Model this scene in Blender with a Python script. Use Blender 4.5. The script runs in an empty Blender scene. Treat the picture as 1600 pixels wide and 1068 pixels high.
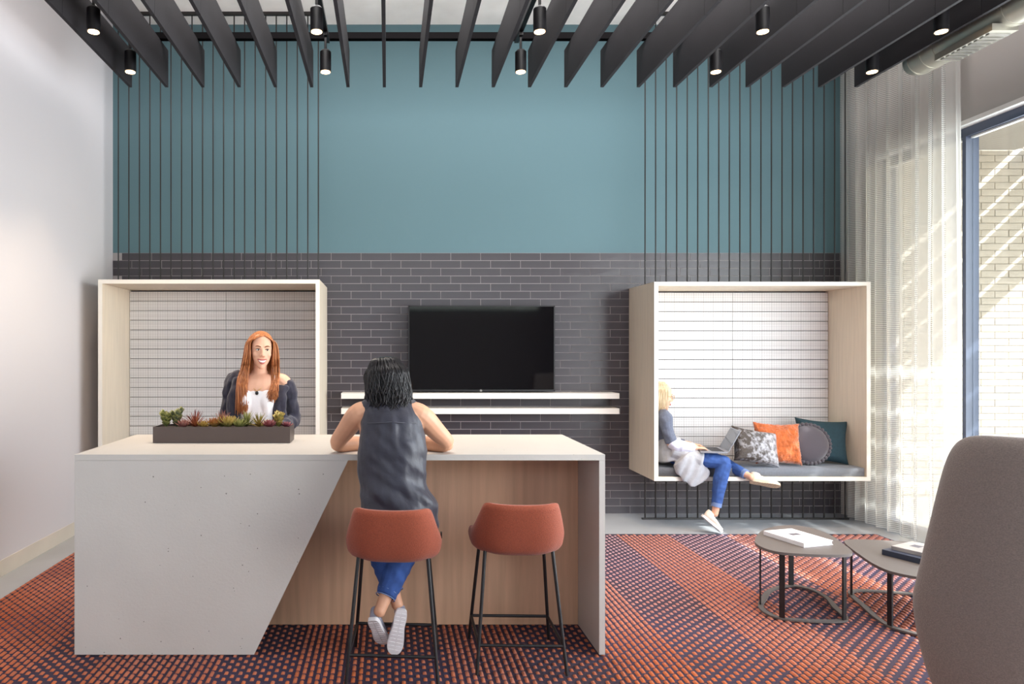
import bpy, bmesh, math, random
from mathutils import Vector, Matrix, noise
random.seed(11)
PI = math.pi
V = Vector
scn = bpy.context.scene
COL = scn.collection

# ------------------------------------------------------------------ camera, sky, sun, exposure
cam_d = bpy.data.cameras.new('camera')
cam = bpy.data.objects.new('camera', cam_d)
COL.objects.link(cam)
cam.location = (0, 0, 1.57)
cam.rotation_euler = (PI / 2, 0, 0)
cam_d.sensor_width = 36
cam_d.sensor_fit = 'HORIZONTAL'
cam_d.lens = 1080 * 36 / 1600
cam_d.shift_x = (800 - 606) / 1600
cam_d.shift_y = 18 / 1600
cam_d.clip_start = 0.05
scn.camera = cam

world = bpy.data.worlds.new('sky')
scn.world = world
world.use_nodes = True
wn = world.node_tree
wbg = wn.nodes['Background']
sky = wn.nodes.new('ShaderNodeTexSky')
sky.sky_type = 'NISHITA'
sky.sun_disc = False
sky.sun_elevation = math.radians(38)
sky.sun_rotation = math.radians(120)
wn.links.new(sky.outputs[0], wbg.inputs[0])
wbg.inputs[1].default_value = 0.35

SUN_DIR = V((-1, 0.6, -0.93)).normalized()
sun_l = bpy.data.lights.new('sun', 'SUN')
sun_l.energy = 14
sun_l.angle = math.radians(0.55)
sun_l.color = (1.0, 0.98, 0.95)
sun = bpy.data.objects.new('sun', sun_l)
COL.objects.link(sun)
sun.location = (12, -6, 12)
sun.rotation_euler = SUN_DIR.to_track_quat('-Z', 'Y').to_euler()


def area_light(name, loc, aim, sx, sy, power, color):
    l = bpy.data.lights.new(name, 'AREA')
    l.shape = 'RECTANGLE'
    l.size, l.size_y, l.energy, l.color = sx, sy, power, color
    o = bpy.data.objects.new(name, l)
    COL.objects.link(o)
    o.location = loc
    o.rotation_euler = (V(aim) - V(loc)).to_track_quat('-Z', 'Y').to_euler()
    return o


# area lamp for the side window's daylight, then three unseen fill lamps added
area_light('side_window_daylight', (4.5, 2.6, 1.75), (0, 3.0, 1.75), 5.4, 3.1, 430, (0.88, 0.93, 1.0))
area_light('rear_fill_light', (0.6, -3.85, 3.6), (0.4, 4, 1.6), 6.2, 1.8, 55, (1.0, 0.97, 0.94))  # unseen lamp added behind the camera to light faces turned towards it
area_light('overhead_fill_light', (0.8, 4.0, 4.70), (0.8, 4.0, 0), 4.4, 2.4, 225, (1.0, 0.98, 0.96))  # added lamp without a fixture, brightens desktop and floor from above
area_light('upward_fill_light', (0.8, 4.6, 4.16), (0.8, 4.6, 6), 6.0, 3.6, 34, (1.0, 0.97, 0.94))  # added lamp without a fixture, aimed up to brighten the ceiling

vs = scn.view_settings
scn.display_settings.display_device = 'sRGB'
vs.view_transform = 'Standard'
vs.look = 'None'
vs.gamma = 1
vs.use_curve_mapping = False
vs.exposure = 0.0
scn.cycles.max_bounces = 8
scn.cycles.transparent_max_bounces = 24
scn.cycles.sample_clamp_indirect = 6
scn.cycles.caustics_reflective = False
scn.cycles.caustics_refractive = False


# ------------------------------------------------------------------ materials
def lin(c):
    out = []
    for v in c[:3]:
        v /= 255.0
        out.append(v / 12.92 if v <= 0.04045 else ((v + 0.055) / 1.055) ** 2.4)
    return (*out, 1.0)


def mat(name, rgb, rough=0.6, metal=0.0, var=0.0, vscale=4.0, bump=0.0, bscale=60.0, sheen=0.0, coat=0.0,
        emit=0.0, spec=None, stretch=None, rgb2=None, detail=4.0):
    """principled material with noise colour variation and fine noise relief"""
    m = bpy.data.materials.new(name)
    m.use_nodes = True
    nt = m.node_tree
    b = nt.nodes['Principled BSDF']
    c = lin(rgb)
    b.inputs['Base Color'].default_value = c
    b.inputs['Roughness'].default_value = rough
    b.inputs['Metallic'].default_value = metal
    if spec is not None:
        b.inputs['Specular IOR Level'].default_value = spec
    if sheen:
        b.inputs['Sheen Weight'].default_value = sheen
    if coat:
        b.inputs['Coat Weight'].default_value = coat
        b.inputs['Coat Roughness'].default_value = 0.1
    if emit:
        b.inputs['Emission Color'].default_value = c
        b.inputs['Emission Strength'].default_value = emit
    tc = nt.nodes.new('ShaderNodeTexCoord')
    src = tc.outputs['Object']
    if stretch:
        mp = nt.nodes.new('ShaderNodeMapping')
        mp.inputs['Scale'].default_value = stretch
        nt.links.new(src, mp.inputs[0])
        src = mp.outputs[0]
    if var or rgb2:
        n = nt.nodes.new('ShaderNodeTexNoise')
        n.inputs['Scale'].default_value = vscale
        n.inputs['Detail'].default_value = detail
        nt.links.new(src, n.inputs['Vector'])
        r = nt.nodes.new('ShaderNodeMix')
        r.data_type = 'RGBA'
        if rgb2:
            c1, c2 = c, lin(rgb2)
        else:
            c1 = (*[v * (1 - var) for v in c[:3]], 1)
            c2 = (*[min(1, v * (1 + var)) for v in c[:3]], 1)
        ramp = nt.nodes.new('ShaderNodeMapRange')
        ramp.inputs[1].default_value = 0.32
        ramp.inputs[2].default_value = 0.68
        nt.links.new(n.outputs['Fac'], ramp.inputs[0])
        nt.links.new(ramp.outputs[0], r.inputs[0])
        r.inputs[6].default_value = c1
        r.inputs[7].default_value = c2
        nt.links.new(r.outputs[2], b.inputs['Base Color'])
    if bump:
        n2 = nt.nodes.new('ShaderNodeTexNoise')
        n2.inputs['Scale'].default_value = bscale
        n2.inputs['Detail'].default_value = 3
        nt.links.new(src, n2.inputs['Vector'])
        bp = nt.nodes.new('ShaderNodeBump')
        bp.inputs['Strength'].default_value = bump
        bp.inputs['Distance'].default_value = 0.01
        nt.links.new(n2.outputs['Fac'], bp.inputs['Height'])
        nt.links.new(bp.outputs[0], b.inputs['Normal'])
    return m


def attr_mat(name, rough=0.9, bump=0.3):
    m = mat(name, (200, 200, 200), rough, bump=bump, bscale=300)
    nt = m.node_tree
    a = nt.nodes.new('ShaderNodeAttribute')
    a.attribute_name = 'Col'
    nt.links.new(a.outputs['Color'], nt.nodes['Principled BSDF'].inputs['Base Color'])
    return m


def concrete_mat(name, rgb):
    m = mat(name, rgb, 0.45, var=0.05, vscale=1.6, bump=0.08, bscale=90)
    nt = m.node_tree
    b = nt.nodes['Principled BSDF']
    base = b.inputs['Base Color'].links[0].from_socket
    tc = nt.nodes.new('ShaderNodeTexCoord')
    vo = nt.nodes.new('ShaderNodeTexVoronoi')
    vo.inputs['Scale'].default_value = 24
    nt.links.new(tc.outputs['Object'], vo.inputs['Vector'])
    sep = nt.nodes.new('ShaderNodeSeparateColor')
    nt.links.new(vo.outputs['Color'], sep.inputs[0])
    rad = nt.nodes.new('ShaderNodeMath')
    rad.operation = 'MULTIPLY_ADD'
    rad.inputs[1].default_value = 0.14
    rad.inputs[2].default_value = -0.045
    nt.links.new(sep.outputs[0], rad.inputs[0])
    lt = nt.nodes.new('ShaderNodeMath')
    lt.operation = 'LESS_THAN'
    nt.links.new(vo.outputs['Distance'], lt.inputs[0])
    nt.links.new(rad.outputs[0], lt.inputs[1])
    mx = nt.nodes.new('ShaderNodeMix')
    mx.data_type = 'RGBA'
    nt.links.new(lt.outputs[0], mx.inputs[0])
    nt.links.new(base, mx.inputs[6])
    mx.inputs[7].default_value = lin((118, 112, 106))
    nt.links.new(mx.outputs[2], b.inputs['Base Color'])
    return m


def fabric_grid_mat(name, rgb, line):
    """pale upholstery with a fine woven check"""
    m = mat(name, rgb, 0.9, bump=0.15, bscale=250)
    nt = m.node_tree
    b = nt.nodes['Principled BSDF']
    tc = nt.nodes.new('ShaderNodeTexCoord')
    sp = nt.nodes.new('ShaderNodeSeparateXYZ')
    nt.links.new(tc.outputs['Object'], sp.inputs[0])

    def stripes(sock, period, width):
        a = nt.nodes.new('ShaderNodeMath'); a.operation = 'FRACT'
        d = nt.nodes.new('ShaderNodeMath'); d.operation = 'DIVIDE'; d.inputs[1].default_value = period
        nt.links.new(sock, d.inputs[0]); nt.links.new(d.outputs[0], a.inputs[0])
        l = nt.nodes.new('ShaderNodeMath'); l.operation = 'LESS_THAN'; l.inputs[1].default_value = width / period
        nt.links.new(a.outputs[0], l.inputs[0])
        return l.outputs[0]
    s = [stripes(sp.outputs[0], 0.0235, 0.0035), stripes(sp.outputs[0], 0.094, 0.0045),
         stripes(sp.outputs[2], 0.0235, 0.0035), stripes(sp.outputs[2], 0.071, 0.004)]
    acc = s[0]
    for q in s[1:]:
        ad = nt.nodes.new('ShaderNodeMath'); ad.operation = 'ADD'
        nt.links.new(acc, ad.inputs[0]); nt.links.new(q, ad.inputs[1]); acc = ad.outputs[0]
    mu = nt.nodes.new('ShaderNodeMath'); mu.operation = 'MULTIPLY'; mu.inputs[1].default_value = 0.4
    mu.use_clamp = True
    nt.links.new(acc, mu.inputs[0])
    mx = nt.nodes.new('ShaderNodeMix'); mx.data_type = 'RGBA'
    nt.links.new(mu.outputs[0], mx.inputs[0])
    mx.inputs[6].default_value = lin(rgb)
    mx.inputs[7].default_value = lin(line)
    nt.links.new(mx.outputs[2], b.inputs['Base Color'])
    return m


def curtain_mat():
    m = bpy.data.materials.new('sheer_woven_voile')
    m.use_nodes = True
    nt = m.node_tree
    nt.nodes.clear()
    out = nt.nodes.new('ShaderNodeOutputMaterial')
    uv = nt.nodes.new('ShaderNodeUVMap')
    uv.uv_map = 'UVMap'
    sp = nt.nodes.new('ShaderNodeSeparateXYZ')
    nt.links.new(uv.outputs[0], sp.inputs[0])

    def band(sock, period, width):
        d = nt.nodes.new('ShaderNodeMath'); d.operation = 'DIVIDE'; d.inputs[1].default_value = period
        nt.links.new(sock, d.inputs[0])
        f = nt.nodes.new('ShaderNodeMath'); f.operation = 'FRACT'
        nt.links.new(d.outputs[0], f.inputs[0])
        l = nt.nodes.new('ShaderNodeMath'); l.operation = 'LESS_THAN'; l.inputs[1].default_value = width
        nt.links.new(f.outputs[0], l.inputs[0])
        return l.outputs[0]
    weft = band(sp.outputs[1], 0.0165, 0.55)          # thick horizontal yarns
    strip = band(sp.outputs[0], 0.21, 0.42)           # plain dense strips between ladder strips
    mul = nt.nodes.new('ShaderNodeMath'); mul.operation = 'MAXIMUM'
    nt.links.new(weft, mul.inputs[0]); nt.links.new(strip, mul.inputs[1])
    op = nt.nodes.new('ShaderNodeMapRange')
    op.inputs[3].default_value = 0.36
    op.inputs[4].default_value = 0.76
    nt.links.new(mul.outputs[0], op.inputs[0])
    tr = nt.nodes.new('ShaderNodeBsdfTransparent')
    df = nt.nodes.new('ShaderNodeBsdfDiffuse'); df.inputs[0].default_value = lin((238, 236, 232))
    tl = nt.nodes.new('ShaderNodeBsdfTranslucent'); tl.inputs[0].default_value = lin((238, 236, 232))
    m1 = nt.nodes.new('ShaderNodeMixShader'); m1.inputs[0].default_value = 0.5
    nt.links.new(df.outputs[0], m1.inputs[1]); nt.links.new(tl.outputs[0], m1.inputs[2])
    m2 = nt.nodes.new('ShaderNodeMixShader')
    nt.links.new(op.outputs[0], m2.inputs[0])
    nt.links.new(tr.outputs[0], m2.inputs[1]); nt.links.new(m1.outputs[0], m2.inputs[2])
    nt.links.new(m2.outputs[0], out.inputs[0])
    return m


def glass_mat():
    m = bpy.data.materials.new('window_glass')
    m.use_nodes = True
    nt = m.node_tree
    nt.nodes.clear()
    out = nt.nodes.new('ShaderNodeOutputMaterial')
    tr = nt.nodes.new('ShaderNodeBsdfTransparent'); tr.inputs[0].default_value = (0.93, 0.96, 0.95, 1)
    gl = nt.nodes.new('ShaderNodeBsdfGlossy'); gl.inputs['Roughness'].default_value = 0.02
    fr = nt.nodes.new('ShaderNodeLayerWeight'); fr.inputs[0].default_value = 0.5
    pw = nt.nodes.new('ShaderNodeMath'); pw.operation = 'POWER'; pw.inputs[1].default_value = 4.0
    mr = nt.nodes.new('ShaderNodeMapRange'); mr.inputs[3].default_value = 0.03; mr.inputs[4].default_value = 0.6
    nt.links.new(fr.outputs['Facing'], pw.inputs[0]); nt.links.new(pw.outputs[0], mr.inputs[0])
    mx = nt.nodes.new('ShaderNodeMixShader')
    nt.links.new(mr.outputs[0], mx.inputs[0])
    nt.links.new(tr.outputs[0], mx.inputs[1]); nt.links.new(gl.outputs[0], mx.inputs[2])
    nt.links.new(mx.outputs[0], out.inputs[0])
    return m


M = dict(
    wall_white=mat('white_wall_paint', (220, 216, 219), 0.7, bump=0.03, bscale=220),
    wall_grey=mat('grey_wall_paint', (190, 184, 180), 0.8, bump=0.03, bscale=200),
    teal=mat('teal_wall_paint', (91, 121, 129), 0.65, bump=0.03, bscale=220),
    ceiling=mat('pale_concrete_ceiling', (246, 242, 238), 0.85, var=0.08, vscale=2.2, bump=0.2, bscale=18),
    floor=mat('polished_grey_concrete', (168, 172, 178), 0.22, var=0.08, vscale=1.4, bump=0.02, bscale=40),
    grout=mat('pale_grout', (172, 164, 164), 0.9),
    tile=mat('charcoal_glazed_tile', (66, 61, 66), 0.30, var=0.14, vscale=3.5, bump=0.12, bscale=14, stretch=(0.5, 1, 1.8)),
    birch=mat('pale_birch_veneer', (226, 212, 192), 0.5, var=0.05, vscale=3, bump=0.03, bscale=30, stretch=(14, 14, 0.9)),
    birch_edge=mat('white_birch_edge', (240, 234, 224), 0.5),
    oak=mat('blush_oak_veneer', (206, 166, 136), 0.45, var=0.12, vscale=2.2, bump=0.05, bscale=14, stretch=(9, 9, 0.55), detail=6),
    shelf=mat('whitewashed_shelf_wood', (236, 230, 222), 0.5, var=0.04, vscale=4, stretch=(0.8, 8, 8)),
    concrete=concrete_mat('pinholed_concrete', (202, 197, 191)),
    baffle=mat('charcoal_felt_baffle', (34, 31, 35), 0.8, var=0.08, vscale=6, bump=0.1, bscale=120),
    rail=mat('matt_black_rail', (14, 12, 14), 0.9, spec=0.1),
    black=mat('black_powder_coat', (17, 15, 18), 0.45),
    blackgloss=mat('black_screen_glass', (8, 7, 10), 0.05, spec=0.28),
    rod=mat('dark_bronze_rod', (38, 34, 33), 0.4),
    steel=mat('satin_steel', (180, 178, 175), 0.3, metal=1.0),
    duct=mat('galvanised_duct', (178, 174, 162), 0.38, metal=0.7, var=0.06, vscale=5),
    lamp=mat('warm_lamp_face', (255, 214, 160), 0.4, emit=9),
    frame=mat('slate_blue_window_frame', (74, 82, 102), 0.35),
    trim=mat('white_trim', (238, 236, 232), 0.5),
    basewood=mat('pale_baseboard', (222, 212, 198), 0.5, var=0.05, vscale=3),
    glass=glass_mat(),
    brick=mat('cream_brick', (212, 203, 190), 0.9, var=0.08, vscale=5, bump=0.3, bscale=80),
    mortar=mat('grey_mortar', (190, 182, 172), 0.95),
    paving=mat('pale_paving', (205, 200, 192), 0.9, var=0.05, vscale=3),
    canopy=mat('grey_soffit_panel', (168, 162, 156), 0.8),
    curtain=curtain_mat(),
    grid=fabric_grid_mat('checked_pale_upholstery', (228, 225, 224), (176, 170, 170)),
    cushion=mat('blue_grey_bench_fabric', (104, 108, 118), 0.9, var=0.12, vscale=60, bump=0.3, bscale=260, sheen=0.3),
    rust=mat('rust_wool_fabric', (148, 70, 44), 0.85, var=0.14, vscale=150, bump=0.3, bscale=300, sheen=0.15),
    taupe=mat('taupe_wool_fabric', (132, 118, 110), 0.95, var=0.14, vscale=190, bump=0.4, bscale=320, sheen=0.3),
    rugbase=mat('aubergine_rug_ground', (54, 46, 72), 0.98, rgb2=(54, 40, 52), vscale=1.1, bump=0.5, bscale=260),
    tuft=attr_mat('rug_tuft_yarn'),
    tabletop=mat('grey_brown_tabletop', (92, 85, 82), 0.5, bump=0.05, bscale=200),
    planter=mat('bronze_planter', (88, 76, 72), 0.4, metal=0.25),
    soil=mat('dark_potting_soil', (48, 36, 28), 0.95, var=0.3, vscale=80, bump=0.6, bscale=120),
    leafy=attr_mat('succulent_leaf', 0.5, 0.05),
    skin=mat('fair_skin', (226, 174, 146), 0.5, var=0.04, vscale=20),
    skin_tan=mat('warm_skin', (214, 160, 128), 0.5, var=0.05, vscale=14),
    hair_red=mat('auburn_hair', (140, 76, 42), 0.42, rgb2=(206, 136, 84), vscale=42, stretch=(3, 3, 0.12)),
    hair_black=mat('black_hair', (26, 22, 24), 0.32, var=0.3, vscale=30),
    hair_blond=mat('blond_hair', (186, 162, 126), 0.45, rgb2=(222, 204, 174), vscale=40, stretch=(3, 3, 0.3)),
    navy_cloth=mat('navy_cardigan_knit', (42, 40, 56), 0.9, var=0.1, vscale=40, bump=0.3, bscale=200, sheen=0.3),
    white_cloth=mat('white_jersey', (240, 238, 242), 0.8, bump=0.1, bscale=60),
    blouse=mat('navy_satin_blouse', (38, 38, 52), 0.46, var=0.12, vscale=12, bump=0.25, bscale=24, sheen=0.2),
    jeans=mat('blue_denim', (50, 82, 146), 0.85, var=0.22, vscale=16, bump=0.2, bscale=300),
    jeans_cuff=mat('pale_denim_cuff', (112, 134, 180), 0.85, bump=0.2, bscale=300),
    bluegrey_knit=mat('blue_grey_knit', (98, 104, 122), 0.9, var=0.1, vscale=60, bump=0.3, bscale=240),
    palegrey_cloth=mat('pale_grey_cardigan', (170, 170, 176), 0.9, var=0.08, vscale=24, bump=0.3, bscale=120),
    lilac_cloth=mat('pale_lilac_sleeve', (214, 212, 230), 0.85, bump=0.2, bscale=120),
    shoe_cream=mat('cream_canvas', (222, 210, 196), 0.8, bump=0.2, bscale=200),
    shoe_grey=mat('grey_knit_shoe', (150, 150, 164), 0.85, bump=0.3, bscale=240),
    sole=mat('white_rubber_sole', (226, 222, 224), 0.6),
    sole_tan=mat('tan_rubber_sole', (196, 176, 152), 0.7),
    eye_white=mat('eye_white', (240, 236, 232), 0.2),
    iris=mat('dark_iris', (58, 44, 36), 0.2),
    brow=mat('brown_brow', (116, 66, 40), 0.8),
    lips=mat('rose_lips', (190, 92, 86), 0.4),
    teeth=mat('white_teeth', (246, 242, 236), 0.3),
    gold=mat('gold_chain', (212, 170, 96), 0.3, metal=1.0),
    onyx=mat('black_pendant', (24, 22, 26), 0.2),
    laptop=mat('grey_aluminium', (168, 170, 178), 0.35, metal=0.8),
    keys=mat('dark_keys', (48, 48, 54), 0.6),
    screen=mat('grey_screen_glass', (96, 102, 114), 0.06, spec=0.8),
    sequin=mat('silver_sequin_fabric', (70, 62, 58), 0.35, metal=0.4, rgb2=(190, 190, 198), vscale=26, bump=1.0, bscale=110, detail=6),
    fur=mat('orange_plush_fur', (184, 92, 40), 0.95, var=0.22, vscale=26, bump=0.8, bscale=60, sheen=0.6),
    charcoal=mat('charcoal_velvet', (78, 72, 80), 0.9, sheen=0.4, bump=0.1, bscale=200),
    tealcloth=mat('dark_teal_linen', (36, 62, 72), 0.9, var=0.1, vscale=40, bump=0.3, bscale=260),
    paper=mat('white_paper', (238, 236, 236), 0.7),
    cover_white=mat('white_book_cover', (232, 228, 232), 0.5),
    cover_navy=mat('navy_book_cover', (46, 52, 70), 0.45),
    cover_grey=mat('grey_photo_cover', (140, 136, 136), 0.45, rgb2=(176, 168, 162), vscale=9),
    print_dark=mat('dark_print', (90, 86, 94), 0.6),
)

# sequins: bronze side turning to silver across the pillow, broken up by the speckle
nt_ = M['sequin'].node_tree
mixn = [n for n in nt_.nodes if n.type == 'MIX'][0]
mr_ = mixn.inputs[0].links[0].from_node
mr_.inputs[1].default_value, mr_.inputs[2].default_value = 0.40, 0.60
tc_ = [n for n in nt_.nodes if n.type == 'TEX_COORD'][0]
sx_ = nt_.nodes.new('ShaderNodeSeparateXYZ')
nt_.links.new(tc_.outputs['Object'], sx_.inputs[0])
ma_ = nt_.nodes.new('ShaderNodeMath')
ma_.operation = 'MULTIPLY_ADD'
ma_.inputs[1].default_value = 2.4
ma_.inputs[2].default_value = -0.05
nt_.links.new(sx_.outputs[0], ma_.inputs[0])
ad_ = nt_.nodes.new('ShaderNodeMath')
ad_.operation = 'MULTIPLY_ADD'
ad_.use_clamp = True
ad_.inputs[1].default_value = 0.75
nt_.links.new(mr_.outputs[0], ad_.inputs[0])
nt_.links.new(ma_.outputs[0], ad_.inputs[2])
nt_.links.new(ad_.outputs[0], mixn.inputs[0])

# ------------------------------------------------------------------ mesh helpers
ORIGIN = {}


def add_box(bm, x0, x1, y0, y1, z0, z1):
    vs_ = [bm.verts.new(p) for p in ((x0, y0, z0), (x1, y0, z0), (x1, y1, z0), (x0, y1, z0),
                                     (x0, y0, z1), (x1, y0, z1), (x1, y1, z1), (x0, y1, z1))]
    for f in ((3, 2, 1, 0), (4, 5, 6, 7), (0, 1, 5, 4), (1, 2, 6, 5), (2, 3, 7, 6), (3, 0, 4, 7)):
        bm.faces.new([vs_[i] for i in f])
    return vs_


def box(x0, x1, y0, y1, z0, z1):
    bm = bmesh.new()
    add_box(bm, x0, x1, y0, y1, z0, z1)
    return bm


def frame_of(t, side=None):
    t = V(t).normalized()
    s = V(side) if side is not None else V((1, 0, 0))
    s = s - t * s.dot(t)
    if s.length < 1e-4:
        s = V((0, 1, 0)) - t * t.y
    s.normalize()
    return s, t.cross(s)


def add_cyl(bm, p0, p1, r, n=10, r2=None, caps=True):
    p0, p1 = V(p0), V(p1)
    r2 = r if r2 is None else r2
    s, u = frame_of(p1 - p0)
    a, b = [], []
    for i in range(n):
        w = 2 * PI * i / n
        d = s * math.cos(w) + u * math.sin(w)
        a.append(bm.verts.new(p0 + d * r))
        b.append(bm.verts.new(p1 + d * r2))
    for i in range(n):
        j = (i + 1) % n
        bm.faces.new((a[i], a[j], b[j], b[i]))
    if caps:
        bm.faces.new(a[::-1])
        bm.faces.new(b)


def add_tube(bm, pts, r, n=6, r1=None, closed=False):
    pts = [V(p) for p in pts]
    rings = []
    m = len(pts)
    for i, p in enumerate(pts):
        if closed:
            t = pts[(i + 1) % m] - pts[i - 1]
        else:
            t = pts[min(i + 1, m - 1)] - pts[max(i - 1, 0)]
        s, u = frame_of(t, (0.31, 0.17, 0.93) if abs(t.normalized().z) < 0.9 else (1, 0, 0))
        rr = r if r1 is None else r + (r1 - r) * i / (m - 1)
        rings.append([bm.verts.new(p + (s * math.cos(2 * PI * k / n) + u * math.sin(2 * PI * k / n)) * rr) for k in range(n)])
    last = m if closed else m - 1
    for i in range(last):
        A, B = rings[i], rings[(i + 1) % m]
        for k in range(n):
            bm.faces.new((A[k], A[(k + 1) % n], B[(k + 1) % n], B[k]))
    if not closed:
        bm.faces.new(rings[0][::-1])
        bm.faces.new(rings[-1])


def catmull(vals, sub):
    """interpolate a list of equal-length tuples"""
    out = []
    n = len(vals)
    for i in range(n - 1):
        p0, p1, p2, p3 = vals[max(i - 1, 0)], vals[i], vals[i + 1], vals[min(i + 2, n - 1)]
        for k in range(sub):
            t = k / sub
            out.append(tuple(0.5 * (2 * b + (c - a) * t + (2 * a - 5 * b + 4 * c - d) * t * t + (3 * b - a - 3 * c + d) * t ** 3)
                             for a, b, c, d in zip(p0, p1, p2, p3)))
    out.append(tuple(vals[-1]))
    return out


def add_loft(bm, pts, rad, side=(1, 0, 0), n=14, sub=5, cap=0.8, mtx=None):
    """smooth tapering limb: rad entries are r or (along side, across)"""
    rows = []
    for p, r in zip(pts, rad):
        a, b = (r, r) if not isinstance(r, (tuple, list)) else r
        rows.append((p[0], p[1], p[2], a, b))
    rows = catmull(rows, sub)
    C = [V(r[:3]) for r in rows]
    ext = []
    t0 = (C[1] - C[0]).normalized()
    t1 = (C[-1] - C[-2]).normalized()
    r0 = min(rows[0][3], rows[0][4]) * cap
    r1 = min(rows[-1][3], rows[-1][4]) * cap
    for ph in (62, 30):
        w = math.radians(ph)
        ext.append((C[0] - t0 * r0 * math.sin(w), rows[0][3] * math.cos(w), rows[0][4] * math.cos(w), t0))
    for i, c in enumerate(C):
        t = C[min(i + 1, len(C) - 1)] - C[max(i - 1, 0)]
        ext.append((c, rows[i][3], rows[i][4], t))
    for ph in (30, 62):
        w = math.radians(ph)
        ext.append((C[-1] + t1 * r1 * math.sin(w), rows[-1][3] * math.cos(w), rows[-1][4] * math.cos(w), t1))
    X = (lambda p: mtx @ p) if mtx is not None else (lambda p: p)
    rings = []
    for c, a, b, t in ext:
        s, u = frame_of(t, side)
        rings.append([bm.verts.new(X(c + s * math.cos(2 * PI * k / n) * a + u * math.sin(2 * PI * k / n) * b)) for k in range(n)])
    for A, B in zip(rings, rings[1:]):
        for k in range(n):
            bm.faces.new((A[k], A[(k + 1) % n], B[(k + 1) % n], B[k]))
    pa = bm.verts.new(X(C[0] - t0 * r0))
    pb = bm.verts.new(X(C[-1] + t1 * r1))
    for k in range(n):
        bm.faces.new((rings[0][(k + 1) % n], rings[0][k], pa))
        bm.faces.new((rings[-1][k], rings[-1][(k + 1) % n], pb))


def add_ball(bm, c, r, u=14, v=9, mtx=None):
    rx, ry, rz = (r, r, r) if not isinstance(r, (tuple, list)) else r
    m = Matrix.Translation(c) @ Matrix.Diagonal((rx, ry, rz, 1))
    if mtx is not None:
        m = mtx @ m
    bmesh.ops.create_uvsphere(bm, u_segments=u, v_segments=v, radius=1, matrix=m)


def add_prism(bm, poly, axis, a, b):
    """extrude a 2-D polygon along an axis (0, 1 or 2) from a to b"""
    def P(p, h):
        q = list(p)
        q.insert(axis, h)
        return q
    A = [bm.verts.new(P(p, a)) for p in poly]
    B = [bm.verts.new(P(p, b)) for p in poly]
    n = len(poly)
    for i in range(n):
        j = (i + 1) % n
        bm.faces.new((A[i], A[j], B[j], B[i]))
    bm.faces.new(A[::-1])
    bm.faces.new(B)


def grid_bm(fn, nu, nv, thick=0.0, uvfn=None):
    bm = bmesh.new()
    g = [[bm.verts.new(fn(i / (nu - 1), j / (nv - 1))) for j in range(nv)] for i in range(nu)]
    uvl = bm.loops.layers.uv.new('UVMap') if uvfn else None
    for i in range(nu - 1):
        for j in range(nv - 1):
            f = bm.faces.new((g[i][j], g[i + 1][j], g[i + 1][j + 1], g[i][j + 1]))
            if uvfn:
                for l, (a, b) in zip(f.loops, ((i, j), (i + 1, j), (i + 1, j + 1), (i, j + 1))):
                    l[uvl].uv = uvfn(a / (nu - 1), b / (nv - 1))
    if thick:
        bmesh.ops.recalc_face_normals(bm, faces=bm.faces[:])
        bmesh.ops.solidify(bm, geom=bm.faces[:], thickness=thick)
    return bm


def obj(name, bm, m, parent=None, smooth=False, bevel=0.0, seg=2, world=True, recalc=True, angle=None):
    """link one mesh object; bm is in the thing's own frame, or in world space when the thing stands at ORIGIN"""
    if bevel:
        es = [e for e in bm.edges if len(e.link_faces) == 2 and e.calc_face_angle(0) > 0.5]
        bmesh.ops.bevel(bm, geom=es, offset=bevel, segments=seg, affect='EDGES', profile=0.5)
    if recalc:
        bmesh.ops.recalc_face_normals(bm, faces=bm.faces[:])
    org = V((0, 0, 0))
    if parent is not None:
        org = ORIGIN.get(parent.name, org)
    if org.length:
        bmesh.ops.translate(bm, verts=bm.verts[:], vec=-org)
    me = bpy.data.meshes.new(name)
    bm.to_mesh(me)
    bm.free()
    me.materials.append(m)
    if smooth:
        for p in me.polygons:
            p.use_smooth = True
        if angle:
            me.set_sharp_from_angle(angle=math.radians(angle))
    o = bpy.data.objects.new(name, me)
    COL.objects.link(o)
    if parent is not None:
        o.parent = parent
        ORIGIN[o.name] = org
    return o


def tag(o, label=None, cat=None, group=None, kind=None):
    if label: o['label'] = label
    if cat: o['category'] = cat
    if group: o['group'] = group
    if kind: o['kind'] = kind
    return o


def thing(name, label, cat, loc=(0, 0, 0), group=None, local=False, rotz=0.0):
    o = bpy.data.objects.new(name, None)
    o.empty_display_size = 0.1
    COL.objects.link(o)
    o.location = loc
    o.rotation_euler = (0, 0, rotz)
    tag(o, label, cat, group)
    ORIGIN[o.name] = V((0, 0, 0)) if local else V(loc)
    return o


def rebase(o, loc):
    """move the origin of a one-mesh thing to its base"""
    o.data.transform(Matrix.Translation(-V(loc)))
    o.location = loc
    ORIGIN[o.name] = V(loc)
    return o


def struct(name, bm, m, parent=None, **k):
    o = obj(name, bm, m, parent, **k)
    if parent is None:
        o['kind'] = 'structure'
        ORIGIN[o.name] = V((0, 0, 0))
    return o


def copy_tree(o, parent=None):
    c = o.copy()
    COL.objects.link(c)
    if parent is not None:
        c.parent = parent
    for ch in o.children:
        copy_tree(ch, c)
    return c


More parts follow.
